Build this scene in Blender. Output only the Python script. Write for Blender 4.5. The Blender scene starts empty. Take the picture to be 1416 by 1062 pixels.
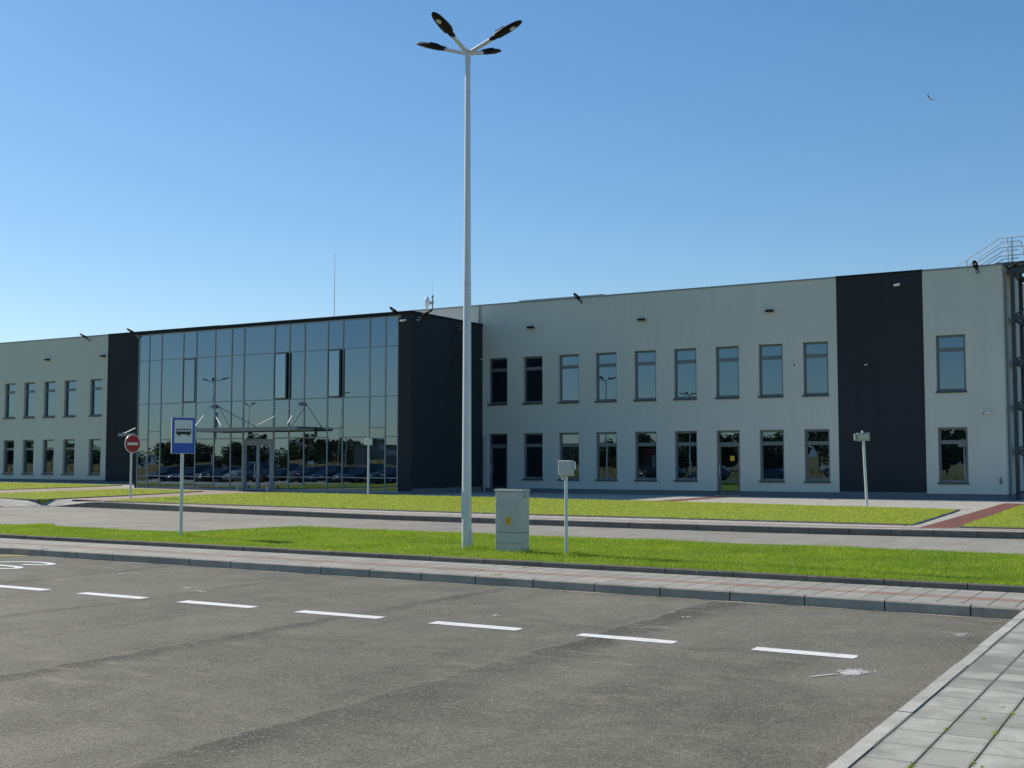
import bpy, bmesh, math, random
import numpy as np
from mathutils import Vector, Matrix, Euler
R = math.radians
random.seed(7); rng = np.random.default_rng(7)
scene = bpy.context.scene
COL = scene.collection

# ------------------------------------------------------------------ helpers
class MB:
    """collects shapes and links them as one mesh object"""
    def __init__(s): s.v = []; s.f = []; s.mi = []; s.sm = []
    def add(s, vs, fs, mi=0, smooth=False, M=None):
        b = len(s.v)
        for p in vs:
            p = Vector(p)
            s.v.append(tuple(M @ p) if M is not None else tuple(p))
        for f in fs:
            s.f.append([b + i for i in f]); s.mi.append(mi); s.sm.append(smooth)
        return s
    def box(s, x0, y0, z0, x1, y1, z1, mi=0, M=None):
        vs = [(x0,y0,z0),(x1,y0,z0),(x1,y1,z0),(x0,y1,z0),(x0,y0,z1),(x1,y0,z1),(x1,y1,z1),(x0,y1,z1)]
        return s.add(vs, [(0,3,2,1),(4,5,6,7),(0,1,5,4),(1,2,6,5),(2,3,7,6),(3,0,4,7)], mi, M=M)
    def bbox(s, x0, y0, z0, x1, y1, z1, r=.01, mi=0, M=None, seg=2):
        bm = bmesh.new(); bmesh.ops.create_cube(bm, size=1)
        for v in bm.verts:
            v.co = Vector(((x0+x1)/2+v.co.x*(x1-x0), (y0+y1)/2+v.co.y*(y1-y0), (z0+z1)/2+v.co.z*(z1-z0)))
        bmesh.ops.bevel(bm, geom=bm.edges[:], offset=r, segments=seg, affect='EDGES', profile=.5)
        return s.bm(bm, mi, M)
    def bm(s, bm, mi=0, M=None, smooth=False):
        bm.verts.index_update()
        s.add([v.co for v in bm.verts], [[v.index for v in f.verts] for f in bm.faces], mi, smooth, M)
        bm.free(); return s
    def tube(s, pts, rad, n=8, mi=0, cap=True, smooth=True, M=None):
        pts = [Vector(p) for p in pts]
        if not hasattr(rad, '__len__'): rad = [rad]*len(pts)
        vs = []; fs = []
        t0 = (pts[1]-pts[0]).normalized()
        ref = Vector((0,0,1)) if abs(t0.z) < .9 else Vector((1,0,0))
        for i, p in enumerate(pts):
            t = (pts[min(i+1,len(pts)-1)]-pts[max(i-1,0)]).normalized()
            a = t.cross(ref).normalized(); b = a.cross(t).normalized()
            for k in range(n):
                an = 2*math.pi*(k+.5)/n
                vs.append(p + (a*math.cos(an)+b*math.sin(an))*rad[i])
        for i in range(len(pts)-1):
            for k in range(n):
                k2 = (k+1) % n
                fs.append((i*n+k, i*n+k2, (i+1)*n+k2, (i+1)*n+k))
        s.add(vs, fs, mi, smooth, M)
        if cap:
            s.add(vs[:n], [tuple(range(n))[::-1]], mi, False, M); s.add(vs[-n:], [tuple(range(n))], mi, False, M)
        return s
    def lathe(s, prof, n=24, mi=0, M=None, smooth=True):
        vs = []; fs = []
        for r, z in prof:
            for k in range(n):
                a = 2*math.pi*k/n; vs.append((r*math.cos(a), r*math.sin(a), z))
        for i in range(len(prof)-1):
            for k in range(n):
                k2 = (k+1) % n; fs.append((i*n+k, i*n+k2, (i+1)*n+k2, (i+1)*n+k))
        return s.add(vs, fs, mi, smooth, M)
    def prism(s, poly, z0, z1, mi=0, M=None, bottom=True):
        """poly in xy; z0/z1 numbers or functions of (x,y)"""
        f0 = z0 if callable(z0) else (lambda x,y: z0)
        f1 = z1 if callable(z1) else (lambda x,y: z1)
        n = len(poly)
        vs = [(x,y,f0(x,y)) for x,y in poly]+[(x,y,f1(x,y)) for x,y in poly]
        fs = [tuple(range(n, 2*n))]
        if bottom: fs.append(tuple(range(n))[::-1])
        for i in range(n):
            j = (i+1) % n; fs.append((i, j, n+j, n+i))
        return s.add(vs, fs, mi, M=M)
    def sheet(s, poly, z, mi=0):
        fz = z if callable(z) else (lambda x,y: z)
        return s.add([(x,y,fz(x,y)) for x,y in poly], [tuple(range(len(poly)))], mi)
    def build(s, name, mats, parent=None, kind=None, label=None, cat=None, group=None, loc=None, rot=None):
        me = bpy.data.meshes.new(name)
        me.from_pydata(s.v, [], s.f)
        if not isinstance(mats, (list, tuple)): mats = [mats]
        for m in mats: me.materials.append(m)
        me.polygons.foreach_set('material_index', s.mi)
        me.polygons.foreach_set('use_smooth', s.sm)
        me.update()
        o = bpy.data.objects.new(name, me); COL.objects.link(o)
        if parent: o.parent = parent
        if loc: o.location = loc
        if rot: o.rotation_euler = rot
        tag(o, label, cat, group, kind)
        return o

def tag(o, label=None, cat=None, group=None, kind=None):
    if label: o['label'] = label
    if cat: o['category'] = cat
    if group: o['group'] = group
    if kind: o['kind'] = kind
    return o
def thing(name, label, cat, loc=(0,0,0), rot=(0,0,0), group=None):
    o = bpy.data.objects.new(name, None); COL.objects.link(o)
    o.empty_display_size = .2
    o.location = loc; o.rotation_euler = rot
    return tag(o, label, cat, group)
def empty_part(name, parent):
    o = bpy.data.objects.new(name, None); COL.objects.link(o); o.parent = parent; o.empty_display_size = .2
    return o
def dup(o, parent=None, loc=None, rot=None, label=None, group=None):
    c = o.copy(); COL.objects.link(c)
    if parent: c.parent = parent
    if loc is not None: c.location = loc
    if rot is not None: c.rotation_euler = rot
    if label: c['label'] = label
    if group: c['group'] = group
    for ch in list(o.children): dup(ch, c)
    return c
def tri(bmo):  # unused guard for concave ngons
    return bmo

def cathull(pts, n=8, closed=False):
    """Catmull-Rom through 2D points"""
    P = [Vector((p[0],p[1],0)) for p in pts]; out = []
    m = len(P); rg = range(m if closed else m-1)
    for i in rg:
        p0 = P[(i-1)%m] if closed or i>0 else P[0]; p1 = P[i%m]; p2 = P[(i+1)%m]
        p3 = P[(i+2)%m] if closed or i+2<m else P[m-1]
        for k in range(n):
            t = k/n
            q = .5*((2*p1)+(p2-p0)*t+(2*p0-5*p1+4*p2-p3)*t*t+(3*p1-p0-3*p2+p3)*t**3)
            out.append((q.x,q.y))
    if not closed: out.append((P[-1].x,P[-1].y))
    return out
def stroke(path, w):
    """flat ribbon outline (two sided list of quads) along a 2D path"""
    L = []; n = len(path)
    for i, p in enumerate(path):
        a = Vector(path[max(i-1,0)]); b = Vector(path[min(i+1,n-1)])
        t = (b-a).normalized(); nn = Vector((-t.y,t.x))
        p = Vector(p); L.append((tuple(p+nn*w/2), tuple(p-nn*w/2)))
    return L
def ribbon(mb, path, w, z, mi=0):
    L = stroke(path, w); vs = []; fs = []
    fz = z if callable(z) else (lambda x,y: z)
    for a, b in L: vs += [(a[0],a[1],fz(*a)), (b[0],b[1],fz(*b))]
    for i in range(len(L)-1): fs.append((2*i,2*i+1,2*i+3,2*i+2))
    return mb.add(vs, fs, mi)

# ------------------------------------------------------------------ materials
class NT:
    def __init__(s, name):
        s.m = bpy.data.materials.new(name); s.m.use_nodes = True
        s.t = s.m.node_tree; s.b = s.t.nodes['Principled BSDF']; s.out = s.t.nodes['Material Output']
    def n(s, typ, **kw):
        nd = s.t.nodes.new(typ)
        for k, v in kw.items():
            if k in nd.inputs.keys(): nd.inputs[k].default_value = v
            else: setattr(nd, k, v)
        return nd
    def l(s, a, b): s.t.links.new(a, b)
    def pos(s):
        if not hasattr(s, '_p'): s._p = s.n('ShaderNodeNewGeometry').outputs['Position']
        return s._p
    def obj(s):
        if not hasattr(s, '_o'): s._o = s.n('ShaderNodeTexCoord').outputs['Object']
        return s._o
    def noise(s, scale, detail=4, rough=.55, vec=None, dist=0):
        nd = s.n('ShaderNodeTexNoise'); nd.inputs['Scale'].default_value = scale
        nd.inputs['Detail'].default_value = detail; nd.inputs['Roughness'].default_value = rough
        nd.inputs['Distortion'].default_value = dist
        s.l(vec if vec is not None else s.pos(), nd.inputs['Vector']); return nd.outputs['Fac']
    def scaled(s, sx, sy, sz, vec=None):
        nd = s.n('ShaderNodeMapping'); nd.inputs['Scale'].default_value = (sx,sy,sz)
        s.l(vec if vec is not None else s.pos(), nd.inputs['Vector']); return nd.outputs['Vector']
    def ramp(s, fac, stops):
        nd = s.n('ShaderNodeValToRGB'); e = nd.color_ramp.elements
        while len(e) < len(stops): e.new(.5)
        for el, (p, c) in zip(e, stops):
            el.position = p; el.color = (*(c if hasattr(c,'__len__') else (c,c,c)), 1)
        s.l(fac, nd.inputs['Fac']); return nd.outputs['Color']
    def mix(s, fac, a, b, mode='MIX'):
        nd = s.n('ShaderNodeMix'); nd.data_type = 'RGBA'; nd.blend_type = mode
        for sock, v in ((nd.inputs[0], fac), (nd.inputs[6], a), (nd.inputs[7], b)):
            if hasattr(v, 'links') or hasattr(v, 'is_linked'): s.l(v, sock)
            elif hasattr(v, '__len__'): sock.default_value = (*v[:3], 1)
            else: sock.default_value = v if sock == nd.inputs[0] else (v,v,v,1)
        return nd.outputs[2]
    def math(s, op, a, b=None, clamp=False):
        nd = s.n('ShaderNodeMath'); nd.operation = op; nd.use_clamp = clamp
        for i, v in enumerate((a, b)):
            if v is None: continue
            if hasattr(v, 'is_linked'): s.l(v, nd.inputs[i])
            else: nd.inputs[i].default_value = v
        return nd.outputs[0]
    def bump(s, h, strength=.3, dist=.01, prev=None):
        nd = s.n('ShaderNodeBump'); nd.inputs['Strength'].default_value = strength; nd.inputs['Distance'].default_value = dist
        s.l(h, nd.inputs['Height'])
        if prev is not None: s.l(prev, nd.inputs['Normal'])
        return nd.outputs['Normal']
    def fin(s, col=None, rough=.6, normal=None, metal=0, spec=.5):
        if col is not None:
            if hasattr(col, 'is_linked'): s.l(col, s.b.inputs['Base Color'])
            else: s.b.inputs['Base Color'].default_value = (*col, 1)
        if hasattr(rough, 'is_linked'): s.l(rough, s.b.inputs['Roughness'])
        else: s.b.inputs['Roughness'].default_value = rough
        if normal is not None: s.l(normal, s.b.inputs['Normal'])
        s.b.inputs['Metallic'].default_value = metal
        s.b.inputs['Specular IOR Level'].default_value = spec
        return s.m

def m_simple(name, col, rough=.55, metal=0, var=.12, scale=6, bump=0, spec=.5):
    t = NT(name); n = t.noise(scale, 5)
    c = t.mix(n, tuple(x*(1-var) for x in col), tuple(x*(1+var) for x in col))
    nm = t.bump(t.noise(scale*12, 3), bump, .004) if bump else None
    return t.fin(c, rough, nm, metal, spec)

def m_asphalt(name, lo, hi, seams=(), grain=1.0):
    t = NT(name)
    def cells(scale):
        v = t.n('ShaderNodeTexVoronoi'); v.inputs['Scale'].default_value = scale; t.l(t.pos(), v.inputs['Vector'])
        q = t.n('ShaderNodeSeparateColor'); t.l(v.outputs['Color'], q.inputs[0]); return q.outputs[0]
    big = t.noise(.22, 5, .6, dist=.6); mid = t.noise(1.3, 7, .7); fine = cells(125); agg = cells(92); tiny = cells(230)
    streak = t.noise(.9, 6, .65, vec=t.scaled(2.6, .3, 1))
    c = t.mix(t.ramp(big, [(.3,0),(.72,1)]), lo, hi)
    c = t.mix(t.math('MULTIPLY', t.ramp(streak, [(.47,0),(.68,1)]), .38), c, tuple(x*.66 for x in lo))
    c = t.mix(t.math('MULTIPLY', t.ramp(mid, [(.42,0),(.64,1)]), .4), c, tuple(x*1.12 for x in hi))
    mot = t.noise(.62, 7, .72, vec=t.scaled(1, .7, 1), dist=.8)
    c = t.mix(t.math('MULTIPLY', t.ramp(mot, [(.5,0),(.62,1)]), .42), c, tuple(x*.72 for x in lo))
    sep = t.n('ShaderNodeSeparateXYZ'); t.l(t.pos(), sep.inputs[0])
    wob = t.math('MULTIPLY', t.math('SUBTRACT', t.noise(.6, 6, .7), .5), .5)
    x = t.math('ADD', sep.outputs['X'], wob)
    brk = t.noise(.55, 5, .65); brk2 = t.noise(3.1, 5, .7)
    for (x0, w, amt) in seams:
        d = t.math('SUBTRACT', x, x0-w*.75)
        band = t.math('SUBTRACT', 1, t.math('DIVIDE', d, w*2), True)
        band = t.math('MULTIPLY', band, t.math('DIVIDE', d, .035, True))
        band = t.math('MULTIPLY', t.ramp(t.math('ADD', band, t.math('MULTIPLY', t.math('SUBTRACT', brk2, .5), .8)), [(.15,0),(.6,1)]), t.math('MULTIPLY', t.ramp(brk, [(.36,.12),(.58,1)]), amt))
        c = t.mix(band, c, tuple(q*.5 for q in lo))
        d2 = t.math('ABSOLUTE', t.math('SUBTRACT', x, x0-w*.75))          # pale rubbed ridge beside the seam
        b2 = t.math('MULTIPLY', t.math('SUBTRACT', 1, t.math('DIVIDE', d2, .05), True), t.ramp(brk2, [(.47,0),(.6,.55)]))
        c = t.mix(b2, c, (.33,.30,.25))
    dust = t.noise(1.9, 6, .68, vec=t.scaled(.75, 2.6, 1), dist=.5); dz = t.noise(.3, 4, .6)
    c = t.mix(t.math('MULTIPLY', t.math('MULTIPLY', t.ramp(dust, [(.53,0),(.64,1)]), t.ramp(dz, [(.42,.08),(.6,1)])), .5), c, (.36,.325,.26))
    g = .75*grain
    c = t.mix(t.math('MULTIPLY', t.ramp(fine, [(.05,1),(.55,0)]), g*.85), c, tuple(q*.38 for q in lo))
    c = t.mix(t.math('MULTIPLY', t.ramp(agg, [(.78,0),(.97,1)]), .6*grain), c, (.36,.34,.295))
    c = t.mix(t.math('MULTIPLY', t.ramp(tiny, [(.1,1),(.5,0)]), .5*grain), c, tuple(q*.35 for q in lo))
    nm = t.bump(t.noise(85, 3, .6), .6, .006)
    nm = t.bump(mid, .3, .03, nm)
    return t.fin(c, .88, nm, 0, .25)

def m_paving(name, c1, c2, bw, bh, off=0.0, mortar=.012, axis=False, stain=.35, mcol=(.06,.058,.05), origin=(0,0), joint=None):
    t = NT(name)
    mp = t.n('ShaderNodeMapping'); mp.inputs['Location'].default_value = (-origin[0], -origin[1], 0)
    t.l(t.pos(), mp.inputs['Vector']); v = mp.outputs['Vector']
    if axis:
        m2 = t.n('ShaderNodeMapping'); m2.inputs['Rotation'].default_value = (0,0,R(-90)); t.l(v, m2.inputs['Vector']); v = m2.outputs['Vector']
    b = t.n('ShaderNodeTexBrick'); b.offset = off; b.squash = 1
    t.l(v, b.inputs['Vector'])
    b.inputs['Scale'].default_value = 1; b.inputs['Brick Width'].default_value = bw; b.inputs['Row Height'].default_value = bh
    b.inputs['Mortar Size'].default_value = mortar/2; b.inputs['Mortar Smooth'].default_value = .15; b.inputs['Bias'].default_value = 0
    b.inputs['Color1'].default_value = (*c1,1); b.inputs['Color2'].default_value = (*c2,1); b.inputs['Mortar'].default_value = (*mcol,1)
    blot = t.noise(2.1, 6, .65, dist=.5); fine = t.noise(70, 3)
    c = t.mix(t.math('MULTIPLY', t.ramp(blot, [(.42,0),(.68,1)]), stain), b.outputs['Color'], tuple(q*.55 for q in c1))
    c = t.mix(t.math('MULTIPLY', t.ramp(fine, [(.35,1),(.6,0)]), .22), c, tuple(q*.6 for q in c1))
    if joint:                                   # the long open joints, wider and darker, with a dirty margin
        sp = t.n('ShaderNodeSeparateXYZ'); t.l(t.pos(), sp.inputs[0])
        xx = t.math('ADD', sp.outputs['X'], t.math('MULTIPLY', t.math('SUBTRACT', t.noise(4, 3), .5), .008))
        m_ = t.math('PINGPONG', t.math('SUBTRACT', xx, joint[1]), joint[0]/2)
        c = t.mix(t.math('MULTIPLY', t.ramp(t.math('DIVIDE', m_, .03), [(.2,1),(.9,0)]), t.math('MULTIPLY', t.noise(3, 5, .7), .8)), c, tuple(q*.35 for q in c1))
        c = t.mix(t.ramp(t.math('DIVIDE', m_, .006), [(.75,1),(1,0)]), c, (.02,.02,.016))
        damp = t.ramp(t.noise(.9, 6, .7, vec=t.scaled(.7,1.6,1), dist=.7), [(.44,0),(.56,1)])
        yd = t.math('SUBTRACT', 1, t.math('DIVIDE', t.math('ABSOLUTE', t.math('SUBTRACT', sp.outputs['Y'], 9.8)), 2.0), True)
        damp = t.math('MULTIPLY', damp, t.ramp(yd, [(.1,.12),(.5,1)]))
        c = t.mix(t.math('MULTIPLY', damp, .55), c, tuple(q*.4 for q in c1))
    h = t.math('SUBTRACT', 1, b.outputs['Fac'])
    nm = t.bump(h, .6, .006); nm = t.bump(fine, .2, .003, nm)
    return t.fin(c, .85, nm, 0, .3)

def m_grass(name, a, b_, dry):
    t = NT(name)
    n1 = t.noise(.7, 5, .6); n2 = t.noise(5, 4, .6); n3 = t.noise(90, 1)
    c = t.mix(t.ramp(n1, [(.35,0),(.65,1)]), a, b_)
    c = t.mix(t.math('MULTIPLY', t.ramp(n2, [(.45,0),(.7,1)]), .55), c, dry)
    c = t.mix(t.math('MULTIPLY', t.ramp(n3, [(.38,1),(.55,0)]), .5), c, tuple(q*.38 for q in a))
    n4 = t.noise(28, 2); c = t.mix(t.math('MULTIPLY', t.ramp(n4, [(.52,0),(.66,1)]), .4), c, tuple(min(1,q*1.35) for q in dry))
    t.fin(c, .5, None, 0, .25)
    tr = t.n('ShaderNodeBsdfTranslucent'); t.l(c, tr.inputs['Color'])
    mx = t.n('ShaderNodeMixShader'); mx.inputs[0].default_value = .5
    t.l(t.b.outputs[0], mx.inputs[1]); t.l(tr.outputs[0], mx.inputs[2]); t.l(mx.outputs[0], t.out.inputs['Surface'])
    return t.m

def m_glass(name, base=.22, tint=(.86,.95,1.0), wave=.02, dark=(.006,.008,.010)):
    t = NT(name)
    w = t.noise(.9, 2, .4, vec=t.scaled(1.2,1.2,.5))
    nm = t.bump(w, wave, .05)
    t.fin(dark, .3, None, 0, .0)
    g = t.n('ShaderNodeBsdfGlossy'); g.inputs['Roughness'].default_value = 0.0; g.inputs['Color'].default_value = (*tint,1)
    t.l(nm, g.inputs['Normal'])
    fr = t.n('ShaderNodeFresnel'); fr.inputs['IOR'].default_value = 1.5
    fac = t.math('ADD', fr.outputs[0], base, True)
    mx = t.n('ShaderNodeMixShader'); t.l(fac, mx.inputs[0]); t.l(t.b.outputs[0], mx.inputs[1]); t.l(g.outputs[0], mx.inputs[2])
    t.l(mx.outputs[0], t.out.inputs['Surface'])
    return t.m

def m_render(name, col, grime=.10):
    """painted mineral render with a fine grain and soft rain streaks"""
    t = NT(name)
    big = t.noise(.35, 5, .6); st = t.noise(1.0, 5, .6, vec=t.scaled(2.6, 2.6, .22)); fine = t.noise(45, 3, .6)
    c = t.mix(big, tuple(x*(1-grime) for x in col), tuple(x*(1+grime*.4) for x in col))
    c = t.mix(t.math('MULTIPLY', t.ramp(st, [(.5,0),(.8,1)]), grime*2.2), c, tuple(x*.75 for x in col))
    c = t.mix(t.math('MULTIPLY', t.ramp(fine, [(.35,1),(.55,0)]), .12), c, tuple(x*.6 for x in col))
    nm = t.bump(fine, .35, .004)
    return t.fin(c, .9, nm, 0, .2)

def m_concrete(name, col, scale=3):
    t = NT(name)
    a = t.noise(scale, 6, .65); f = t.noise(60, 3)
    c = t.mix(t.ramp(a, [(.3,0),(.7,1)]), tuple(x*.75 for x in col), tuple(x*1.2 for x in col))
    c = t.mix(t.math('MULTIPLY', t.ramp(f, [(.35,1),(.6,0)]), .3), c, tuple(x*.55 for x in col))
    return t.fin(c, .85, t.bump(f, .3, .003), 0, .3)

def m_paint_mark(name, col, wear=.45):
    t = NT(name)
    n = t.noise(9, 6, .7); f = t.noise(80, 2, .6)
    w = t.ramp(t.math('ADD', t.math('MULTIPLY', n, .7), t.math('MULTIPLY', f, .4)), [(.56,0),(.74,1)])
    c = t.mix(t.math('MULTIPLY', w, wear), col, (.17,.165,.15))
    return t.fin(c, .7, t.bump(f, .3, .003), 0, .3)

def m_galv(name, col=(.66,.69,.70)):
    t = NT(name)
    v = t.n('ShaderNodeTexVoronoi'); v.inputs['Scale'].default_value = 38; t.l(t.pos(), v.inputs['Vector'])
    n = t.noise(3, 5)
    c = t.mix(t.math('MULTIPLY', v.outputs['Distance'], .9), tuple(x*.86 for x in col), tuple(x*1.1 for x in col))
    c = t.mix(t.math('MULTIPLY', n, .4), c, tuple(x*.7 for x in col))
    return t.fin(c, t.math('ADD', t.math('MULTIPLY', n, .25), .33), None, .3, .5)

M = {}
M['asphalt'] = m_asphalt('asphalt', (.125,.117,.094), (.265,.248,.20), seams=((-4.72,.34,.85),(-7.7,.2,.8),(-10.75,.16,.5),(-13.7,.2,.6)))
M['road'] = m_asphalt('road_asphalt', (.27,.25,.215), (.40,.375,.325), (), .5)
M['pave'] = m_paving('grey_paving_slabs', (.38,.37,.325), (.52,.505,.45), .36, .25, .0, .009, axis=True, origin=(-1.55,0), stain=.75, joint=(.25,-1.55))
M['pave_near'] = m_paving('grey_footway_slabs', (.33,.315,.275), (.43,.41,.36), .262, .56, .0, .014, stain=.35, origin=(-2.8,13.12))
M['pave_red'] = m_paving('red_footway_slabs', (.34,.20,.165), (.38,.27,.23), .262, .5, .0, .014, stain=.3, origin=(-2.8,13.5))
M['pave_far'] = m_paving('forecourt_paving', (.43,.405,.36), (.52,.49,.44), .4, .4, .5, .014, stain=.25)
M['red_path'] = m_paving('red_block_paving', (.20,.072,.056), (.27,.10,.075), .2, .1, .5, .01, stain=.3)
M['pink_path'] = m_paving('pink_grey_block_paving', (.44,.31,.265), (.47,.40,.35), .2, .1, .5, .01, stain=.25)
M['kerb'] = m_concrete('kerb_concrete', (.36,.335,.28)); M['kerb_dark'] = m_concrete('edging_concrete', (.17,.16,.14))
M['kerb_light'] = m_concrete('pale_kerb_concrete', (.48,.465,.41)); M['joint'] = m_simple('joint_filler', (.06,.058,.052), .9)
M['ground'] = None
t = NT('dry_field'); a = t.noise(.06, 6, .65); b2 = t.noise(.8, 6, .7)
c = t.mix(t.ramp(a, [(.35,0),(.65,1)]), (.22,.165,.075), (.30,.22,.11)); c = t.mix(t.math('MULTIPLY', t.ramp(b2, [(.4,0),(.7,1)]), .6), c, (.11,.11,.04))
M['ground'] = t.fin(c, .95, t.bump(b2, .8, .3), 0, .1)
M['soil'] = m_simple('turf_soil', (.07,.085,.02), .95, 0, .3, 5)
M['grass'] = m_grass('verge_grass', (.20,.36,.018), (.39,.52,.035), (.48,.53,.07))
M['lawn'] = m_grass('lawn_grass', (.46,.57,.06), (.52,.60,.08), (.60,.60,.13))
M['white_line'] = m_paint_mark('white_road_paint', (.78,.78,.75), .5); M['yellow_line'] = m_paint_mark('yellow_road_paint', (.68,.45,.03), .5)
M['faded_line'] = m_paint_mark('faded_road_paint', (.46,.445,.40), .9); M['worn_paint'] = m_paint_mark('spilt_white_paint', (.62,.61,.57), .95)
M['wall'] = m_render('white_render', (.57,.595,.54), .14); M['dark_wall'] = m_render('anthracite_render', (.032,.038,.045), .2)
M['plinth'] = m_render('grey_plinth_render', (.16,.185,.2), .15)
M['frame'] = m_simple('grey_window_aluminium', (.15,.17,.175), .45, .3, .06)
M['mull'] = m_simple('curtain_wall_aluminium', (.24,.29,.30), .4, .1, .06)
M['sill'] = m_simple('sheet_metal_sill', (.06,.075,.09), .4, .4, .08)
M['glass'] = m_glass('window_glass', .2, (.55,.80,1.0)); M['cw_glass'] = m_glass('curtain_wall_glass', .22, (.61,.82,1.0), .045)
M['roof'] = m_simple('pale_roof_membrane', (.66,.63,.58), .9, 0, .1, 2)
M['galv'] = m_galv('galvanised_steel'); M['steel'] = m_simple('grey_painted_steel', (.20,.24,.27), .5, .2, .12)
M['tower'] = m_simple('slate_painted_steel', (.06,.078,.09), .5, .2, .15)
M['black'] = m_simple('black_luminaire_housing', (.006,.006,.0065), .6, 0, .2, spec=.25)
M['lens'] = m_simple('frosted_lamp_lens', (.55,.55,.48), .25, 0, .05)
M['cab'] = m_simple('grey_polyester_cabinet', (.50,.50,.46), .6, 0, .14, 5); M['cab_line'] = m_simple('cabinet_seam', (.10,.11,.11), .7)
M['yellow'] = m_simple('yellow_warning_sticker', (.80,.42,.0), .5, 0, .05); M['redmark'] = m_simple('red_bolt_mark', (.55,.05,.02), .5)
M['white'] = m_simple('white_sign_face', (.62,.64,.62), .45, 0, .04); M['signblue'] = m_simple('blue_sign_face', (.006,.075,.42), .35, 0, .06)
M['signred'] = m_simple('red_sign_face', (.33,.012,.016), .4, 0, .06); M['signblack'] = m_simple('black_sign_print', (.01,.01,.012), .5)
M['plastic'] = m_simple('light_grey_plastic', (.33,.36,.36), .5, 0, .06); M['whiteplastic'] = m_simple('white_plastic', (.7,.7,.7), .4)
M['leaf'] = m_grass('tree_leaves', (.035,.06,.015), (.06,.09,.022), (.08,.10,.03)); M['bark'] = m_simple('bark', (.10,.075,.055), .9, 0, .3, 8, .5)
M['tyre'] = m_simple('tyre_rubber', (.02,.02,.02), .8); M['rim'] = m_simple('alloy_rim', (.4,.4,.42), .35, .8)
M['carglass'] = m_glass('car_glass', .06)
M['lamp_glass'] = m_simple('headlight_glass', (.75,.78,.8), .1, .6, .03)
for nm, c in (('blue',(.015,.03,.10)),('grey',(.10,.11,.12)),('silver',(.40,.41,.42)),('black',(.012,.013,.016)),('teal',(.02,.045,.06))):
    M['car_'+nm] = m_simple('car_paint_'+nm, c, .18, .3, .03)
M['hangar'] = m_simple('hangar_cladding', (.30,.30,.27), .7, 0, .1, .5)
M['bird'] = m_simple('dark_feathers', (.02,.025,.035), .7); M['birdw'] = m_simple('pale_feathers', (.6,.6,.6), .8)

# ------------------------------------------------------------------ levels
def zf(x, y=0): return .14 + .005*max(0., -x-20)        # forecourt rises gently to the left
def sh(x): return -.017*x                                # the near kerb line drifts away to the left
YW, YB = 47.5, 41.7                                      # planes of the long facade and of the glazed block

# ------------------------------------------------------------------ ground, road, car park
MB().sheet([(-900,-900),(900,-900),(900,900),(-900,900)], -.06).build('ground', M['ground'], kind='structure')
car_park = MB().sheet([(-58,-9),(-1.66,-9),(-1.66,13.02),(-58,14.0)], 0).build('car_park', M['asphalt'], kind='structure')
road = MB().sheet([(-95,16),(40,14.2),(40,28.5),(-34,29.5),(-95,31)], -.002).build('road', M['road'], kind='structure')

# forecourt (with the far footway) as one sheet following zf, its front edge behind the far kerb
kerb_far = cathull([(-35.4,28.0),(-33.5,28.05),(-31.1,27.75),(-27.5,27.2),(-24.4,26.75),(-20,26.35),(-15.1,26.05),(-8.6,25.95),(-3.4,26.5),(2,27.0),(12,27.2)], 6)
front = [(-95,27.6),(-46,27.2),(-36.6,26.9)] + [(x,y+.13) for x,y in kerb_far] 
def ztop(x):
    if x > -35.4: return max(.01, zf(x)*min(1, (x+35.4)/2.0)) - .002
    if x < -36.6: return max(.01, zf(x)*min(1, (-36.6-x)/1.4)) - .002
    return .008
front = front[:1] + [(-46,27.2),(-42,27.1),(-38.2,26.98),(-37.6,26.96),(-37.1,26.94),(-36.6,26.9),(-36.2,27.2),(-35.8,27.7)] + front[3:]
mb = MB()
for (xa,ya),(xb,yb) in zip(front[:-1], front[1:]):
    za = ztop(xa); zb = ztop(xb)
    ra, rb = min(ya+1.3, 29.2), min(yb+1.3, 29.2)
    mb.add([(xa,ya,za),(xb,yb,zb),(xb,rb,zf(xb)-.002),(xa,ra,zf(xa)-.002)], [(0,1,2,3)])
    mb.add([(xa,ra,zf(xa)-.002),(xb,rb,zf(xb)-.002),(xb,60,zf(xb)-.002),(xa,60,zf(xa)-.002)], [(0,1,2,3)])
mb.build('forecourt', M['pave_far'], kind='structure')

def kerb_run(path, w, top, base, name, mat, step=.87, gap=.012, taper=None):
    """individual kerb stones along a path (front edge), width w towards +Y"""
    mb = MB()
    seg = [Vector(p) for p in path]
    # resample
    pts = []; acc = 0; pts.append(seg[0]); cur = seg[0]; i = 1; left = step
    while i < len(seg):
        d = (seg[i]-cur).length
        if d < left: left -= d; cur = seg[i]; i += 1
        else:
            cur = cur + (seg[i]-cur)*(left/d); pts.append(cur.copy()); left = step
    pts.append(seg[-1])
    for k in range(len(pts)-1):
        a, b = pts[k], pts[k+1]; L = (b-a).length
        if L < .05: continue
        t_ = (b-a)/L; a2 = a+t_*gap/2; b2 = b-t_*gap/2; n = Vector((-t_.y,t_.x))
        j = (rng.random()-.5)*.008; jt = (rng.random()-.5)*.006
        def T(p): 
            zt = top(p.x) if callable(top) else top
            return zt + jt
        c = .014; vs = []
        for p in (a2, b2):
            q = p+n*j
            zt = T(p)
            if taper: zt = taper(p.x, zt)
            vs += [(q.x,q.y,base), (q.x,q.y,zt-c), (q.x+n.x*c,q.y+n.y*c,zt), (q.x+n.x*w,q.y+n.y*w,zt), (q.x+n.x*w,q.y+n.y*w,base)]
        mb.add(vs, [(0,5,6,1),(1,6,7,2),(2,7,8,3),(3,8,9,4),(0,1,2,3,4),(9,8,7,6,5)])
    return mb.build(name, mat, kind='structure')

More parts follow.
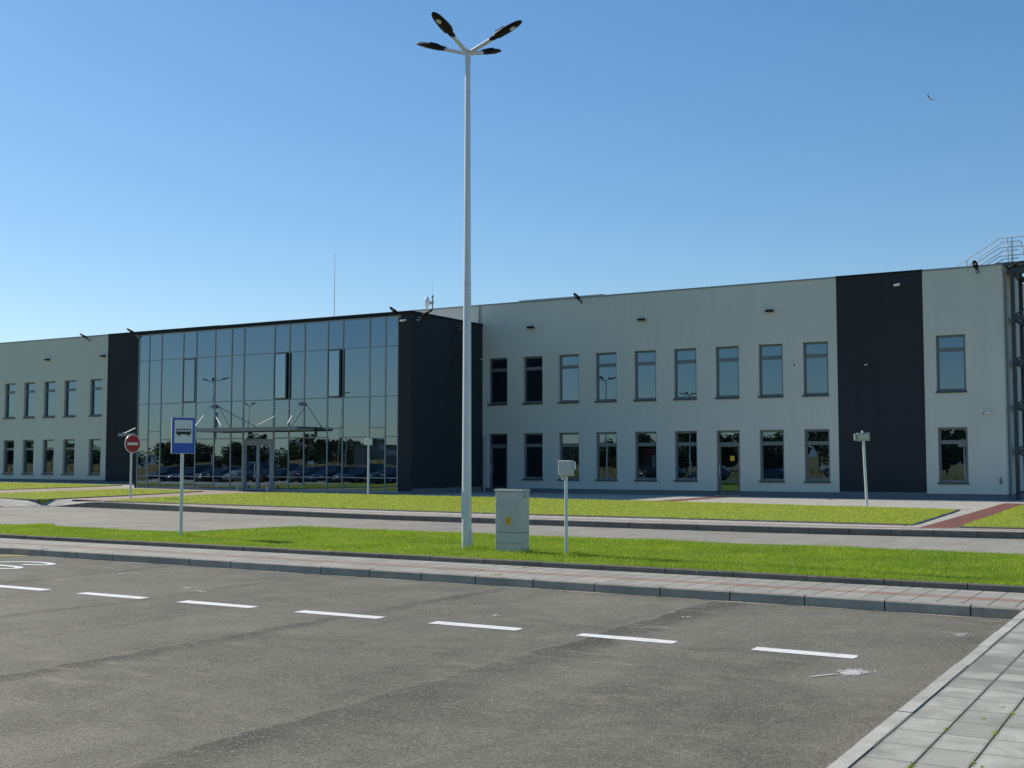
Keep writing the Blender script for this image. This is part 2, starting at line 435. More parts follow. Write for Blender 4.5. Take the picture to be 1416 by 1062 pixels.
def taper_far(x, z): return max(.012, z*min(1, max(0, (-x-35.4)/-2.2))) if x < -33.2 else z
kerb_run(kerb_far, .13, lambda x: zf(x), -.05, 'far_kerb', M['kerb_dark'], taper=lambda x, z: z if x > -33.4 else max(.014, z*(x+35.4)/2.0))
kerb_run([(-46,27.1),(-36.6,26.75)], .13, lambda x: zf(x), -.05, 'far_kerb', M['kerb_dark'], taper=lambda x, z: z if x < -38 else max(.012, z*(-36.6-x)/1.4))
nk = [(x, 12.93+sh(x)) for x in np.linspace(-30, -1.66, 60)]
kerb_run(nk, .12, .12, -.05, 'near_kerb', M['kerb'], gap=.016)
MB().add([(x, 12.95+sh(x)+dy, z) for dy, z in ((0,-.01),(0,.108),(.1,.108)) for x in (-30,-1.66)], [(0,1,3,2),(2,3,5,4)]).build('kerb_joint_mortar', M['joint'], kind='structure')
# gutter grit along the foot of the kerb
t = NT('gutter_grit'); n_ = t.noise(40, 4, .7)
grit_m = t.fin(t.mix(t.ramp(n_, [(.4,0),(.6,1)]), (.16,.15,.135), (.36,.33,.27)), .95, t.bump(n_, .6, .01))
mb = MB(); pa = [(x, 12.93+sh(x)) for x in np.linspace(-25, -1.7, 160)]
for (xa,ya),(xb,yb) in zip(pa[:-1], pa[1:]):
    wa = .03+.06*abs(math.sin(xa*3.1)*math.sin(xa*1.27+1)); wb = .03+.06*abs(math.sin(xb*3.1)*math.sin(xb*1.27+1))
    mb.add([(xa,ya-wa,.003),(xb,yb-wb,.003),(xb,yb+.01,.012),(xa,ya+.01,.012)], [(0,1,2,3)])
mb.build('gutter_grit', grit_m, kind='structure')

# near footway in three strips
def strip(name, y0, y1, z, mat, x0=-30, x1=8, n=2):
    MB().sheet([(x0,y0+sh(x0)),(x1,y0+sh(x1)),(x1,y1+sh(x1)),(x0,y1+sh(x0))], z).build(name, mat, kind='structure')
strip('footway', 13.05, 13.55, .117, M['pave_near'], x1=-1.66); strip('footway_red_band', 13.55, 13.78, .118, M['pave_red']); strip('footway', 13.78, 14.52, .117, M['pave_near'])
MB().sheet([(-1.66,13.0),(8,13.0),(8,13.45),(-1.66,13.58)], .1165).build('footway', M['pave_near'], kind='structure')
kerb_run([(x, 14.5+sh(x)) for x in np.linspace(-30, 8, 60)], .08, .19, .05, 'verge_edging', M['kerb_dark'], step=.95)
# right-hand paving and its flush kerb
kerb_run([(-1.66,13.0),(-1.66,-9)], .1, .121, -.05, 'side_kerb', M['kerb_light'], step=.95, gap=.004)
MB().sheet([(-1.57,-9),(8,-9),(8,13.0),(-1.57,13.0)], .1175).build('side_pavement', M['pave'], kind='structure')

# ------------------------------------------------------------------ road markings (parts of the car park)
for k in range(8):
    x0 = -13.63+1.703*k - (0 if k else 0)
    mb = MB(); jj = rng.normal(0,.006,8); zz = .004
    x0 = [-13.63,-11.88,-10.18,-8.43,-6.71,-5.07,-3.41,-15.35][k]; L = [1.12,1.1,1.1,1.08,1.0,.95,.87,1.1][k]
    yc = 9.83 + (.03 if k==6 else 0)
    e = .035; pts = [(x0,yc-.085+jj[0]),(x0+L*.5,yc-.09+jj[1]),(x0+L,yc-.085+jj[2]),(x0+L+.01,yc+jj[6]),(x0+L-.01,yc+.095+jj[3]),(x0+L*.5,yc+.1+jj[4]),(x0-.0,yc+.095+jj[5])]
    mb.sheet(pts, zz).build('lane_dash', M['white_line'], car_park)
# BUS lettering lying along the lay-by, feet of the letters towards +X
def letter(paths, name, ox, oy, sx, sy, w=.13):
    mb = MB()
    for p in paths:
        q = [(ox - (1-v)*sx*1.0, oy - (0)*sy + u*sy) for u, v in p]   # u across (+Y), v height (bottom=0 -> +X end)
        q = [(ox - v*sx, oy + u*sy) for u, v in p]
        ribbon(mb, q, w, .0045)
    return mb.build(name, M['white_line'], car_park)
S_ = cathull([(.95,.80),(.72,.97),(.5,1),(.22,.95),(.05,.78),(.2,.6),(.5,.52),(.8,.42),(.95,.22),(.78,.05),(.5,0),(.25,.03),(.05,.2)], 6)
U_ = cathull([(0,1),(0,.6),(.0,.3),(.12,.08),(.5,-.02),(.88,.08),(1,.3),(1,.6),(1,1)], 6)
B_ = cathull([(.0,1),(.5,1),(.9,.93),(.95,.75),(.85,.58),(.5,.53),(0,.53)], 6); B2 = cathull([(0,.53),(.6,.53),(.98,.42),(1,.25),(.9,.06),(.5,0),(0,0)], 6)
letter([S_], 'painted_letter', -15.55, 12.05, 1.9, .42, .12)
letter([U_], 'painted_letter', -15.47, 11.38, 1.9, .42, .12)
letter([B_, B2, [(0,0),(0,1)]], 'painted_letter', -15.47, 10.72, 1.9, .42, .12)
mb = MB(); ribbon(mb, [(-20.3,12.9),(-18.9,12.35),(-17.45,13.15),(-17.3,13.2)], .12, .004); mb.build('bus_bay_zigzag', M['yellow_line'], car_park)
# paint spill and scuffs
def blob(cx, cy, rx, ry, n=26, seed=1, rough=.45):
    r_ = np.random.default_rng(seed); return [(cx+math.cos(a)*rx*(1+rough*(r_.random()-.5)*2), cy+math.sin(a)*ry*(1+rough*(r_.random()-.5)*2)) for a in np.linspace(0, 2*math.pi, n, endpoint=False)]
r_ = np.random.default_rng(11)
def splash(mb, cx, cy, sx, sy, n, q0, q1, ang=0):
    ca, sa = math.cos(ang), math.sin(ang)
    for k in range(n):
        u, v = r_.normal(0,sx), r_.normal(0,sy); q = r_.uniform(q0,q1)
        mb.sheet(blob(cx+u*ca-v*sa, cy+u*sa+v*ca, q*r_.uniform(.5,1.2), q*r_.uniform(.6,1.6), 8, 100+k, .45), .003+.000004*len(mb.f))
mb = MB(); splash(mb, -2.39,9.13,.036,.055,420,.004,.015); splash(mb, -2.33,9.2,.045,.05,110,.002,.009)
for f0 in np.linspace(0,1,26): splash(mb, -2.47-.13*f0, 9.0-.2*f0, .006, .008, 3, .004, .010)
mb.build('paint_spill', M['worn_paint'], car_park)
mb = MB(); splash(mb, -2.03,11.62,.03,.05,60,.004,.014); splash(mb, -2.12,11.7,.09,.05,40,.003,.008); splash(mb, -6.45,10.6,.02,.05,26,.004,.012); splash(mb, -4.7,11.5,.03,.03,18,.004,.012)
splash(mb, -13.4,11.88,.012,.12,40,.006,.02,-.2); splash(mb, -10.75,10.72,.1,.02,30,.005,.016); splash(mb, -11.2,10.9,.07,.02,24,.005,.016)
mb.build('paint_scuff', M['worn_paint'], car_park)
# far road markings
for xa, ya in ((-26.9,20.5),(-24.1,20.1),(-21.6,19.75),(-29.6,20.9)):
    MB().sheet([(xa,ya-.06),(xa+.95,ya-.1),(xa+.95,ya+.06),(xa,ya+.1)], .003).build('lane_dash', M['faded_line'], road)
MB().sheet([(-3.72,27.05),(-1.2,27.35),(-1.2,27.15),(-3.72,26.85)][::-1] if False else [(-3.3,26.05),(-1.0,26.35),(-1.0,26.55),(-3.3,26.25)], .003).build('lane_dash', M['white_line'], road)

# red path and pink-grey paths on the forecourt
MB().sheet([(-5.55,27.0),(-4.85,27.35),(-5.5,44.4),(-6.2,44.4)], lambda x,y: zf(x)+.004).build('red_path', M['red_path'], kind='structure')
MB().sheet([(-40,27.1),(-12.0,27.0),(-5.7,27.1),(-5.7,27.45),(-12,27.5),(-24,27.9),(-33,28.1)], lambda x,y: zf(x)+.004).build('red_footway_band', M['pink_path'], kind='structure') if False else None
mb = MB()
fp = [(x,y) for x,y in kerb_far if x > -31]
for (xa,ya),(xb,yb) in zip(fp[:-1], fp[1:]):
    mb.add([(xa,ya+.62,zf(xa)+.003),(xb,yb+.62,zf(xb)+.003),(xb,yb+1.1,zf(xb)+.003),(xa,ya+1.1,zf(xa)+.003)], [(0,1,2,3)])
mb.build('far_footway_red_band', M['pink_path'], kind='structure')
def zs(x,y): return zf(x)+.003
def gridsheet(mb, quad, z, nx=8, ny=8):
    a,b,c,d = [Vector((*q,0)) for q in quad]; vs=[]; fs=[]
    for j in range(ny+1):
        for i in range(nx+1):
            p = (a.lerp(b,i/nx)).lerp(d.lerp(c,i/nx), j/ny); vs.append((p.x,p.y,z(p.x,p.y)))
    for j in range(ny):
        for i in range(nx): k=j*(nx+1)+i; fs.append((k,k+1,k+nx+2,k+nx+1))
    mb.add(vs,fs)
mb = MB(); gridsheet(mb, [(-35.6,28.9),(-33.0,28.9),(-35.8,39.4),(-39.4,39.4)], zs); gridsheet(mb, [(-47,29.5),(-43.6,29.5),(-44.6,41),(-49,41)], zs); gridsheet(mb, [(-49,39.41),(-33,39.41),(-33,41.5),(-49,41.5)], lambda x,y: zf(x)+.0015)
mb.build('pink_path', M['pink_path'], kind='structure')
MB().sheet([(-17.7,39.3),(-16.9,39.3),(-16.95,46.8),(-17.75,46.8)], lambda x,y: zf(x)+.004).build('red_path', M['red_path'], kind='structure')

# ------------------------------------------------------------------ lawns
def in_poly(px, py, poly):
    ins = np.zeros(len(px), bool); n = len(poly); j = n-1
    for i in range(n):
        xi, yi = poly[i]; xj, yj = poly[j]
        c = ((yi > py) != (yj > py)) & (px < (xj-xi)*(py-yi)/(yj-yi+1e-12)+xi)
        ins ^= c; j = i
    return ins
def make_lawn(poly, zfun, rise, dens, hgt, wid, mat, tufts=(), clip=None, name='lawn', turf=None, lean=(.6,1.8), fringe=False):
    # turf body: triangulated slab whose sides are the cut turf edge
    bm = bmesh.new(); vv = [bm.verts.new((x,y,zfun(x,y)+rise)) for x,y in poly]
    f = bm.faces.new(vv); bmesh.ops.triangulate(bm, faces=[f])
    mb = MB(); bm.verts.index_update(); mb.bm(bm, 0)
    n = len(poly)
    for i in range(n):
        (xa,ya),(xb,yb) = poly[i], poly[(i+1)%n]
        mb.add([(xa,ya,zfun(xa,ya)-.2),(xb,yb,zfun(xb,yb)-.2),(xb,yb,zfun(xb,yb)+rise),(xa,ya,zfun(xa,ya)+rise)], [(0,1,2,3)], 0)
    body_v, body_f = mb.v, mb.f
    P = np.array(poly); x0,y0 = P.min(0); x1,y1 = P.max(0)
    N = int((x1-x0)*(y1-y0)*dens)
    px = rng.uniform(x0,x1,N); py = rng.uniform(y0,y1,N)
    k = in_poly(px,py,poly)
    if clip is not None: k &= clip(px,py)
    px, py = px[k], py[k]
    # extra ragged blades hanging over the edges
    ex = []; 
    for i in range(n):
        a = P[i]; b = P[(i+1)%n]; L = np.hypot(*(b-a)); m = int(L*dens*.09)
        tt = rng.random(m); q = a+(b-a)*tt[:,None]+rng.normal(0,.025,(m,2)); ex.append(q)
    ex = np.vstack(ex)
    if clip is not None: ex = ex[clip(ex[:,0],ex[:,1])]
    px = np.concatenate([px, ex[:,0]]); py = np.concatenate([py, ex[:,1]])
    H = np.ones(len(px))
    clump = np.sin(px*2.3+np.sin(py*3.1)*1.3)*np.sin(py*2.7+px*.7)
    H *= 1+.22*clump + rng.normal(0,.22,len(px)); H = np.clip(H,.35,1.9)
    if fringe: H *= 1+.75*np.exp(-((py-14.57+.017*px)/.22)**2)
    for (tx,ty,tr,th) in tufts:
        d = np.hypot(px-tx,py-ty); H *= 1+th*np.exp(-(d/tr)**2)
    h = hgt*H; an = rng.uniform(0,2*np.pi,len(px)); le = rng.uniform(*lean,len(px))*h; la = rng.uniform(0,2*np.pi,len(px))
    z = np.array([zfun(a,b) for a,b in zip(px,py)])+rise-.01
    w = wid*rng.uniform(.6,1.3,len(px))
    V = np.empty((len(px),3,3))
    V[:,0] = np.stack([px-np.cos(an)*w/2, py-np.sin(an)*w/2, z],1); V[:,1] = np.stack([px+np.cos(an)*w/2, py+np.sin(an)*w/2, z],1)
    V[:,2] = np.stack([px+np.cos(la)*le, py+np.sin(la)*le, z+h],1)
    nb = len(body_v); nt = len(px)
    allv = np.vstack([np.array(body_v), V.reshape(-1,3)])
    loops = []; starts = []; tot = []; s_ = 0
    for fc in body_f: loops += fc; starts.append(s_); tot.append(len(fc)); s_ += len(fc)
    loops = np.concatenate([np.array(loops,np.int32), np.arange(nb, nb+3*nt, dtype=np.int32)])
    starts = np.concatenate([np.array(starts,np.int32), s_+3*np.arange(nt,dtype=np.int32)])
    me = bpy.data.meshes.new(name); me.vertices.add(len(allv)); me.vertices.foreach_set('co', allv.astype(np.float32).ravel())
    me.loops.add(len(loops)); me.loops.foreach_set('vertex_index', loops)
    me.polygons.add(len(starts)); me.polygons.foreach_set('loop_start', starts)
    me.materials.append(turf or mat); me.materials.append(mat)
    mi = np.zeros(len(starts),np.int32); mi[len(tot):] = 1; me.polygons.foreach_set('material_index', mi)
    me.update(calc_edges=True); me.validate()
    o = bpy.data.objects.new(name, me); COL.objects.link(o)
    return tag(o, None, None, None, 'stuff')

near_poly = [(8,14.6),(8,19.9)] + [(-7.4,20.0),(-13,20.15),(-16.6,20.25),(-17.5,20.0),(-17.75,19.4),(-17.9,18.4),(-18.1,17.55),(-18.9,17.4),(-21.4,17.55),(-23,17.85),(-23.7,17.5),(-30,17.9),(-30,15.1)] + [(x, 14.57+sh(x)) for x in np.linspace(-29, 7, 30)]
o = make_lawn(near_poly, lambda x,y: .125, .03, 2500, .036, .009, M['grass'], lean=(.3,1.2), fringe=True, tufts=((-10.45,16.4,.18,2.0),(-10.85,16.3,.15,1.0),(-10.2,16.3,.2,1.2),(-9.9,16.2,.12,.9),(-9.6,16.15,.12,.8),(-9.35,16.3,.15,1.4),(-8.4,16.05,.2,1.4),(-16.95,16.5,.18,1.4),(-3.9,15.0,.5,.9),(-6.3,15.1,.6,.7),(-22.6,17.7,.35,1.1),(-8.7,20.0,.5,.6),(-17.2,20.2,.3,.7),(-5.4,20.0,.5,.5),(-5.2,15.2,.8,.5),(-1.6,15,.6,.7)), clip=lambda x,y: (x < y*.16+.6) & (x > -1.5*y))
tag(o, 'bright green grass on the verge strip between footway and road', 'grass')
main_poly = [(-33,28.3),(-29,28.45),(-25.5,28.5),(-20.2,28.4),(-16.1,28.15),(-9.3,28.05),(-5.9,27.95),(-6.5,37.2),(-7.2,37.5),(-8.1,37.7),(-10.3,38.1),(-16.3,39.3),(-23,39.9),(-28.3,39.7),(-33,39.5),(-35.2,39.3),(-35.5,37.5),(-35.0,34.1),(-33.9,30.2)]
o = make_lawn(main_poly, zf, .035, 170, .035, .028, M['lawn']); tag(o, 'wide yellow green lawn in front of the glazed entrance', 'lawn')
mid_poly = [(-35.95,27.95),(-37.3,33.2),(-39.1,38.9),(-41.5,39.3),(-44.4,39.5),(-43.8,35.6),(-43.2,31.5),(-42.9,28.6),(-38.6,28.2)]
o = make_lawn(mid_poly, zf, .035, 170, .035, .028, M['lawn']); tag(o, 'wedge of lawn left of the no entry sign', 'lawn')
left_poly = [(-47.8,34.9),(-50.3,44.2),(-55,44.6),(-80,44.8),(-80,33)]
o = make_lawn(left_poly, zf, .035, 110, .035, .03, M['lawn']); tag(o, 'strip of lawn below the left wing windows', 'lawn')
right_poly = [(-4.75,27.6),(-5.3,41.5),(-1,41.7),(6,41.5),(6,28.2),(-1,27.9),(-3.4,27.7)]
o = make_lawn(right_poly, zf, .035, 150, .035, .028, M['lawn'], clip=lambda x,y: x < -2.0); tag(o, 'corner of lawn right of the red path', 'lawn')

kerb_run([(-33,28.2),(-29,28.36),(-25.5,28.42),(-20.2,28.32),(-16.1,28.06),(-9.3,27.97),(-5.84,27.88),(-6.42,37.15)], .06, lambda x: zf(x)+.03, -.02, 'lawn_edging', M['kerb_dark'], step=1.0)
kerb_run([(-43,28.52),(-38.6,28.12),(-35.88,27.87),(-37.22,33.2),(-39.02,38.9)], .06, lambda x: zf(x)+.03, -.02, 'lawn_edging', M['kerb_dark'], step=1.0)
kerb_run([(-4.8,27.52),(-3.4,27.62),(-1,27.82),(6,28.1)], .06, lambda x: zf(x)+.03, -.02, 'lawn_edging', M['kerb_dark'], step=1.0)
# small weeds in the paving joints and leaf litter on the footway
def weeds(spots, name, label, cat):
    mb = MB()
    for (x,y,z,s) in spots:
        for k in range(int(16*s)+6):
            a = rng.uniform(0,6.28); r_ = abs(rng.normal(0,.03*s)); h = rng.uniform(.003,.012)*s**.5; w = rng.uniform(.003,.007)
            cx, cy = x+r_*math.cos(a)*.22, y+r_*math.sin(a)*1.7
            d = rng.uniform(0,6.28); l = rng.uniform(.006,.018)
            mb.add([(cx-w*math.sin(d),cy+w*math.cos(d),z),(cx+w*math.sin(d),cy-w*math.cos(d),z),(cx+l*math.cos(d),cy+l*math.sin(d),z+h)], [(0,1,2)])
    return tag(mb.build(name, M['grass']), label, cat, None, 'stuff')
ws = [(-1.30,6.0,.117,1.6),(-1.30,6.05,.117,1.2),(-1.3,6.95,.117,.8),(-1.05,6.25,.117,1.0),(-1.06,7.0,.117,1.3),(-1.05,7.55,.117,1.1),(-1.0,6.2,.117,.5),(-1.17,7.35,.117,.4),(-1.12,7.75,.117,.4)]
weeds(ws, 'joint_weeds', 'tiny green weeds in the side pavement joints', 'weeds')
ws = [(-8.05,13.35,.12,2.2),(-8.1,13.3,.12,2.0),(-8.6,13.75,.12,1.2),(-9.2,13.62,.12,.8),(-5.75,13.2,.12,.6),(-4.65,13.1,.12,.5),(-8.75,14.4,.12,1.2),(-8.3,14.42,.12,1.0),(-5.35,14.38,.12,.7),(-2.9,14.4,.12,.9),(-6.9,12.98,.01,.8),(-5.6,12.94,.01,.6),(-7.95,13.0,.01,.6)]
weeds(ws, 'leaf_litter', 'scattered green leaves on the near footway', 'leaves')

# ------------------------------------------------------------------ the office building
B = thing('office_building', 'long two storey office building with white walls, anthracite bands and a glazed entrance block', 'building', (-30,YW,0))
BX, BY = -30., YW
class BMB(MB):
    def build(s, name, mats, parent=None, **kw):     # building parts are written in world metres, stored relative to the building
        s.v = [(x-BX, y-BY, z) for x,y,z in s.v]; return MB.build(s, name, mats, parent or B, **kw)
def holes_wall(mb, x0, x1, z0, z1, y, holes, depth=.22, mi=0):
    xs = sorted({x0,x1,*[h[0] for h in holes],*[h[1] for h in holes]}); zs_ = sorted({z0,z1,*[h[2] for h in holes],*[h[3] for h in holes]})
    for i in range(len(xs)-1):
        for j in range(len(zs_)-1):
            cx, cz = (xs[i]+xs[i+1])/2, (zs_[j]+zs_[j+1])/2
            if any(h[0]<cx<h[1] and h[2]<cz<h[3] for h in holes): continue
            mb.add([(xs[i],y,zs_[j]),(xs[i+1],y,zs_[j]),(xs[i+1],y,zs_[j+1]),(xs[i],y,zs_[j+1])], [(0,1,2,3)], mi)
    for (a,b,c,d) in holes:
        mb.add([(a,y,c),(a,y+depth,c),(a,y+depth,d),(a,y,d)], [(0,1,2,3)], mi); mb.add([(b,y,c),(b,y+depth,c),(b,y+depth,d),(b,y,d)], [(3,2,1,0)], mi)
        mb.add([(a,y,d),(a,y+depth,d),(b,y+depth,d),(b,y,d)], [(0,1,2,3)], mi); mb.add([(a,y,c),(b,y,c),(b,y+depth,c),(a,y+depth,c)], [(0,1,2,3)], mi)
ZU0, ZU1, ZL0, ZL1, ZR = 4.30, 6.46, .80, 2.90, 9.0
RW = [-29.27,-27.38,-25.5,-23.62,-21.72,-19.84,-17.94,-16.05,-14.17]; WW = 1.03
LW = [-64.85,-62.99,-61.13,-59.28,-57.0,-66.7,-68.56,-70.4]
doors = {0: .17, 6: .17}
holesR = []
for i, x in enumerate(RW):
    holesR.append((x, x+WW, ZU0, ZU1)); holesR.append((x, x+WW, ZL0 if i not in doors else .36, ZL1))
holesR2 = [(-8.96,-7.88,ZU0,ZU1), (-8.96,-7.88,ZL0,ZL1)]
holesL = [(x, x+WW, ZU0, ZU1) for x in LW]+[(x, x+WW, ZL0+.05, ZL1+.02) for x in LW]
XD0, XD1, XE, XL = -12.77, -9.41, -6.52, -55.52
mb = BMB()
holes_wall(mb, -29.6, XD0, .36, ZR, YW, holesR); holes_wall(mb, XD1, XE, .36, ZR, YW, holesR2)
holes_wall(mb, -78, XL, .52, ZR, YW, holesL)
mb.add([(-46.6,YW,7.6),(-29.6,YW,7.6),(-29.6,YW,ZR),(-46.6,YW,ZR)], [(0,1,2,3)])
mb.add([(XE,YW,.36),(XE,60,.36),(XE,60,ZR),(XE,YW,ZR)], [(0,1,2,3)])          # right end wall
mb.add([(-78,60,.1),(XE,60,.1),(XE,60,ZR),(-78,60,ZR)], [(3,2,1,0)]); mb.add([(-78,YW,.1),(-78,60,.1),(-78,60,ZR),(-78,YW,ZR)], [(3,2,1,0)])
mb.build('wall', M['wall'])
mb = BMB(); mb.box(XD0, YW-.004, .40, XD1, YW+.2, ZR+.012); mb.build('dark_wall_panel', M['dark_wall'])
mb = BMB(); mb.box(XL, YW-.004, .44, -46.62, YW+.2, ZR+.012); mb.build('dark_wall_panel', M['dark_wall'])
for q in ((-29.58, YW+.03, .0, -17.96, YW+.2, .36), (-16.93, YW+.03, .0, XE-.03, YW+.2, .36), (XE-.2, YW+.21, 0, XE-.03, 60, .36),
          (XD0+.01, YW-.002, .0, XD1-.01, YW+.028, .398), (-78, YW+.03, 0, XL, YW+.2, .52), (XL+.01, YW-.002, 0, -46.62, YW+.2, .438)):
    mb = BMB(); mb.box(*q); mb.build('plinth', M['plinth'])
mb = BMB()
for a, b in ((-78,XL),(-46.6,XD0),(XD1,XE+.03)): mb.box(a, YW-.03, ZR+.001, b, YW+.3, ZR+.06)
mb.box(XE-.27, YW+.301, ZR+.001, XE+.03, 60, ZR+.06)
mb.build('coping', M['steel'])
for q in ((XD0-.02, YW-.035, ZR+.013, XD1+.02, YW+.3, ZR+.075), (XL-.02, YW-.035, ZR+.013, -46.6, YW+.3, ZR+.075)):
    mb = BMB(); mb.box(*q); mb.build('dark_coping', M['black'])
mb = BMB(); mb.sheet([(-77.9,YW+.2),(XE-.01,YW+.2),(XE-.01,59.9),(-77.9,59.9)], 8.6); mb.build('roof', M['roof'])
# low roof-light upstand behind the parapet
mb = BMB(); mb.box(-27.8, YW+.35, 8.6, -23.4, YW+1.6, 9.17); mb.build('roof_upstand', M['wall'])

# windows: frame mesh with pane and sill as sub-parts
def win_parts(x, z0, z1, parent_name='window', w=WW, src=None, door=False, handle_left=True):
    y = YW+.13; fw = .055; zt = z1-.56
    f = BMB(); g = BMB(); s_ = BMB()
    f.box(x, y, z0, x+fw, y+.085, z1); f.box(x+w-fw, y, z0, x+w, y+.085, z1)
    f.box(x+fw, y+.001, z1-fw, x+w-fw, y+.085, z1); f.box(x+fw, y+.001, z0, x+w-fw, y+.085, z0+(fw if not door else .1)); f.box(x+fw, y+.001, zt-.045, x+w-fw, y+.085, zt+.045)
    # sash profiles a little behind the frame face
    for (a,b) in ((z0+(.1 if door else fw), zt-.045),(zt+.045, z1-fw)):
        q = .032 if not door else (.075 if b < zt else .02)
        f.box(x+fw, y+.012, a, x+fw+q, y+.08, b); f.box(x+w-fw-q, y+.012, a, x+w-fw, y+.08, b); f.box(x+fw+q, y+.013, a, x+w-fw-q, y+.08, a+q); f.box(x+fw+q, y+.013, b-q, x+w-fw-q, y+.08, b)
    return f, g, s_, y, zt
def build_window(x, z0, z1, name='window', w=WW, door=False, label=None):
    f, g, s_, y, zt = win_parts(x, z0, z1, w=w, door=door)
    fr = f.build(name, M['frame'])
    if label: fr['label'] = label
    fw = .055
    for (a,b) in ((z0+.06, zt-.05),(zt+.05, z1-.06)):
        ty = rng.normal(0,.0012); tx = rng.normal(0,.0012)
        vs = [(x+fw, y+.04, a),(x+w-fw, y+.04+tx*w, a),(x+w-fw, y+.04+tx*w+ty*(b-a), b),(x+fw, y+.04+ty*(b-a), b)]
        g.add(vs, [(0,1,2,3)])
    g.build('pane', M['glass'], fr)
    if not door:
        s_.box(x-.035, YW-.05, z0-.045, x+w+.02, YW+.125, z0-.002); s_.box(x-.035, YW-.05, z0-.075, x+w+.02, YW-.045, z0-.0455)
        s_.build('sill', M['sill'], fr)
    else:
        s_.tube([(x+.1, y-.07, z0+.85),(x+.1, y-.07, z0+1.25)], .014); s_.box(x+.085,y-.07,z0+.87,x+.115,y,z0+.9); s_.box(x+.085,y-.07,z0+1.2,x+.115,y,z0+1.23)
        s_.build('door_handle', M['galv'], fr)
    return fr
for i, x in enumerate(RW):
    build_window(x, ZU0, ZU1)
    if i in doors:
        d = build_window(x, .2, ZL1, 'side_door', door=True)
        mb = BMB(); mb.box(x-.02, YW-.25, .1, x+WW+.02, YW+.13, .19); mb.build('door_step', M['kerb'], d)
        if i == 6:
            mb = BMB(); mb.box(x+.55, YW+.158, 1.62, x+.73, YW+.163, 1.83); mb.build('door_notice', M['yellow'], d)
            mb = BMB(); mb.box(x+.4, YW+.155, 2.72, x+.72, YW+.16, 2.81); mb.build('door_number', M['white'], d)
    else: build_window(x, ZL0, ZL1)
build_window(-8.96, ZU0, ZU1, w=1.08); build_window(-8.96, ZL0, ZL1, w=1.08)
for x in LW: build_window(x, ZU0, ZU1); build_window(x, ZL0+.05, ZL1+.02)

# glazed block
XB0, XB1, XP = -46.62, -29.6, -30.32      # block sides, right pier start
ZB = 8.04; ZG0 = .16
for q in ((XP, YB, ZG0, XB1, YB+.6, ZB), (-46.62, YB, ZG0, -46.46, YB+.6, ZB)):                       # piers
    mb = BMB(); mb.box(*q); mb.build('dark_pier', M['dark_wall'])
for q in ((XB1-.3, YB+.601, ZG0, XB1, YW-.003, ZB), (XB0, YB+.601, ZG0, XB0+.3, YW-.003, ZB)):         # side walls
    mb = BMB(); mb.box(*q); mb.build('dark_block_wall', M['dark_wall'])
for q in ((XB1-.29, YB+.02, .05, XB1+.012, YW-.004, .42), (XP-.0, YB-.012, .05, XB1+.012, YB+.019, .30)):
    mb = BMB(); mb.box(*q); mb.build('block_plinth', M['plinth'])
mb = BMB(); mb.box(XB0-.02, YB-.05, ZB+.001, XB1+.02, YB+.35, ZB+.09); mb.box(XB1-.32, YB+.351, ZB+.001, XB1+.02, YW-.004, ZB+.09); mb.box(XB0-.02, YB+.351, ZB+.001, XB0+.32, YW-.004, ZB+.09)
mb.box(-46.46, YB-.04, 7.985, XP, YB+.3, ZB); mb.build('block_coping', M['black'])
mb = BMB(); mb.sheet([(XB0+.3,YB+.35),(XB1-.3,YB+.35),(XB1-.3,YW-.01),(XB0+.3,YW-.01)], 7.98); mb.build('block_roof', M['roof'])
CWP = empty_part('curtain_wall', B)
mx = [-46.44,-45.72,-44.85,-43.35,-42.46,-41.21,-40.13,-39.34,-37.44,-36.52,-35.61,-34.25,-33.38,-31.88,-31.01,-30.34]
zT, z1_, z2_, zA, zB_, z3_, zBot = 7.98, 6.65, 4.46, 3.08, 2.68, .88, .3
openers = {3, 8, 11}; narrow = {1, 11, 13}; doorbay = 7
g = BMB(); m_ = BMB(); yg = YB+.022
def pane(x0, x1, za, zb):
    ty, tx = rng.normal(0,.0019), rng.normal(0,.0019)
    g.add([(x0,yg,za),(x1,yg+tx*(x1-x0),za),(x1,yg+tx*(x1-x0)+ty*(zb-za),zb),(x0,yg+ty*(zb-za),zb)], [(0,1,2,3)])
def rail(x0, x1, z, h=.042): m_.box(x0, YB+.006, z-h/2, x1, YB+.12, z+h/2)
for i in range(len(mx)-1):
    a, b = mx[i]+.03, mx[i+1]-.03
    zm = zA if i in narrow else zB_
    rails = [z1_, z2_]
    cells = [(z1_, zT)]
    if i not in (8, 11): cells.append((z2_, z1_))
    if i == doorbay:
        rails += [2.62]; cells.append((2.62, z2_))
    else:
        rails += [zm, z3_]; cells += [(zm, z2_), (z3_, zm), (zBot, z3_)]
    for z in rails: rail(a, b, z)
    rail(a, b, zT-.03, .06)
    if i != doorbay: rail(a, b, zBot-.03, .1)
    for (p, q) in cells: pane(a, b, p+.025, q-.025)
for k, x in enumerate(mx): 
    w = .026 if k not in (7, 8) else .04
    m_.box(x-w, YB-.004, zBot-.1, x+w, YB+.13, zT)
g.build('glazing', M['cw_glass'], CWP); m_.build('mullion_grid', M['mull'], CWP)
mb = BMB(); mb.box(-46.46, YB+.002, .1, -39.4, YB+.2, .2); mb.box(-37.38, YB+.002, .1, XP, YB+.2, .2); mb.box(-39.6,YB-.3,.1,-37.2,YB+.2,.235); mb.build('threshold', M['sill'], CWP)
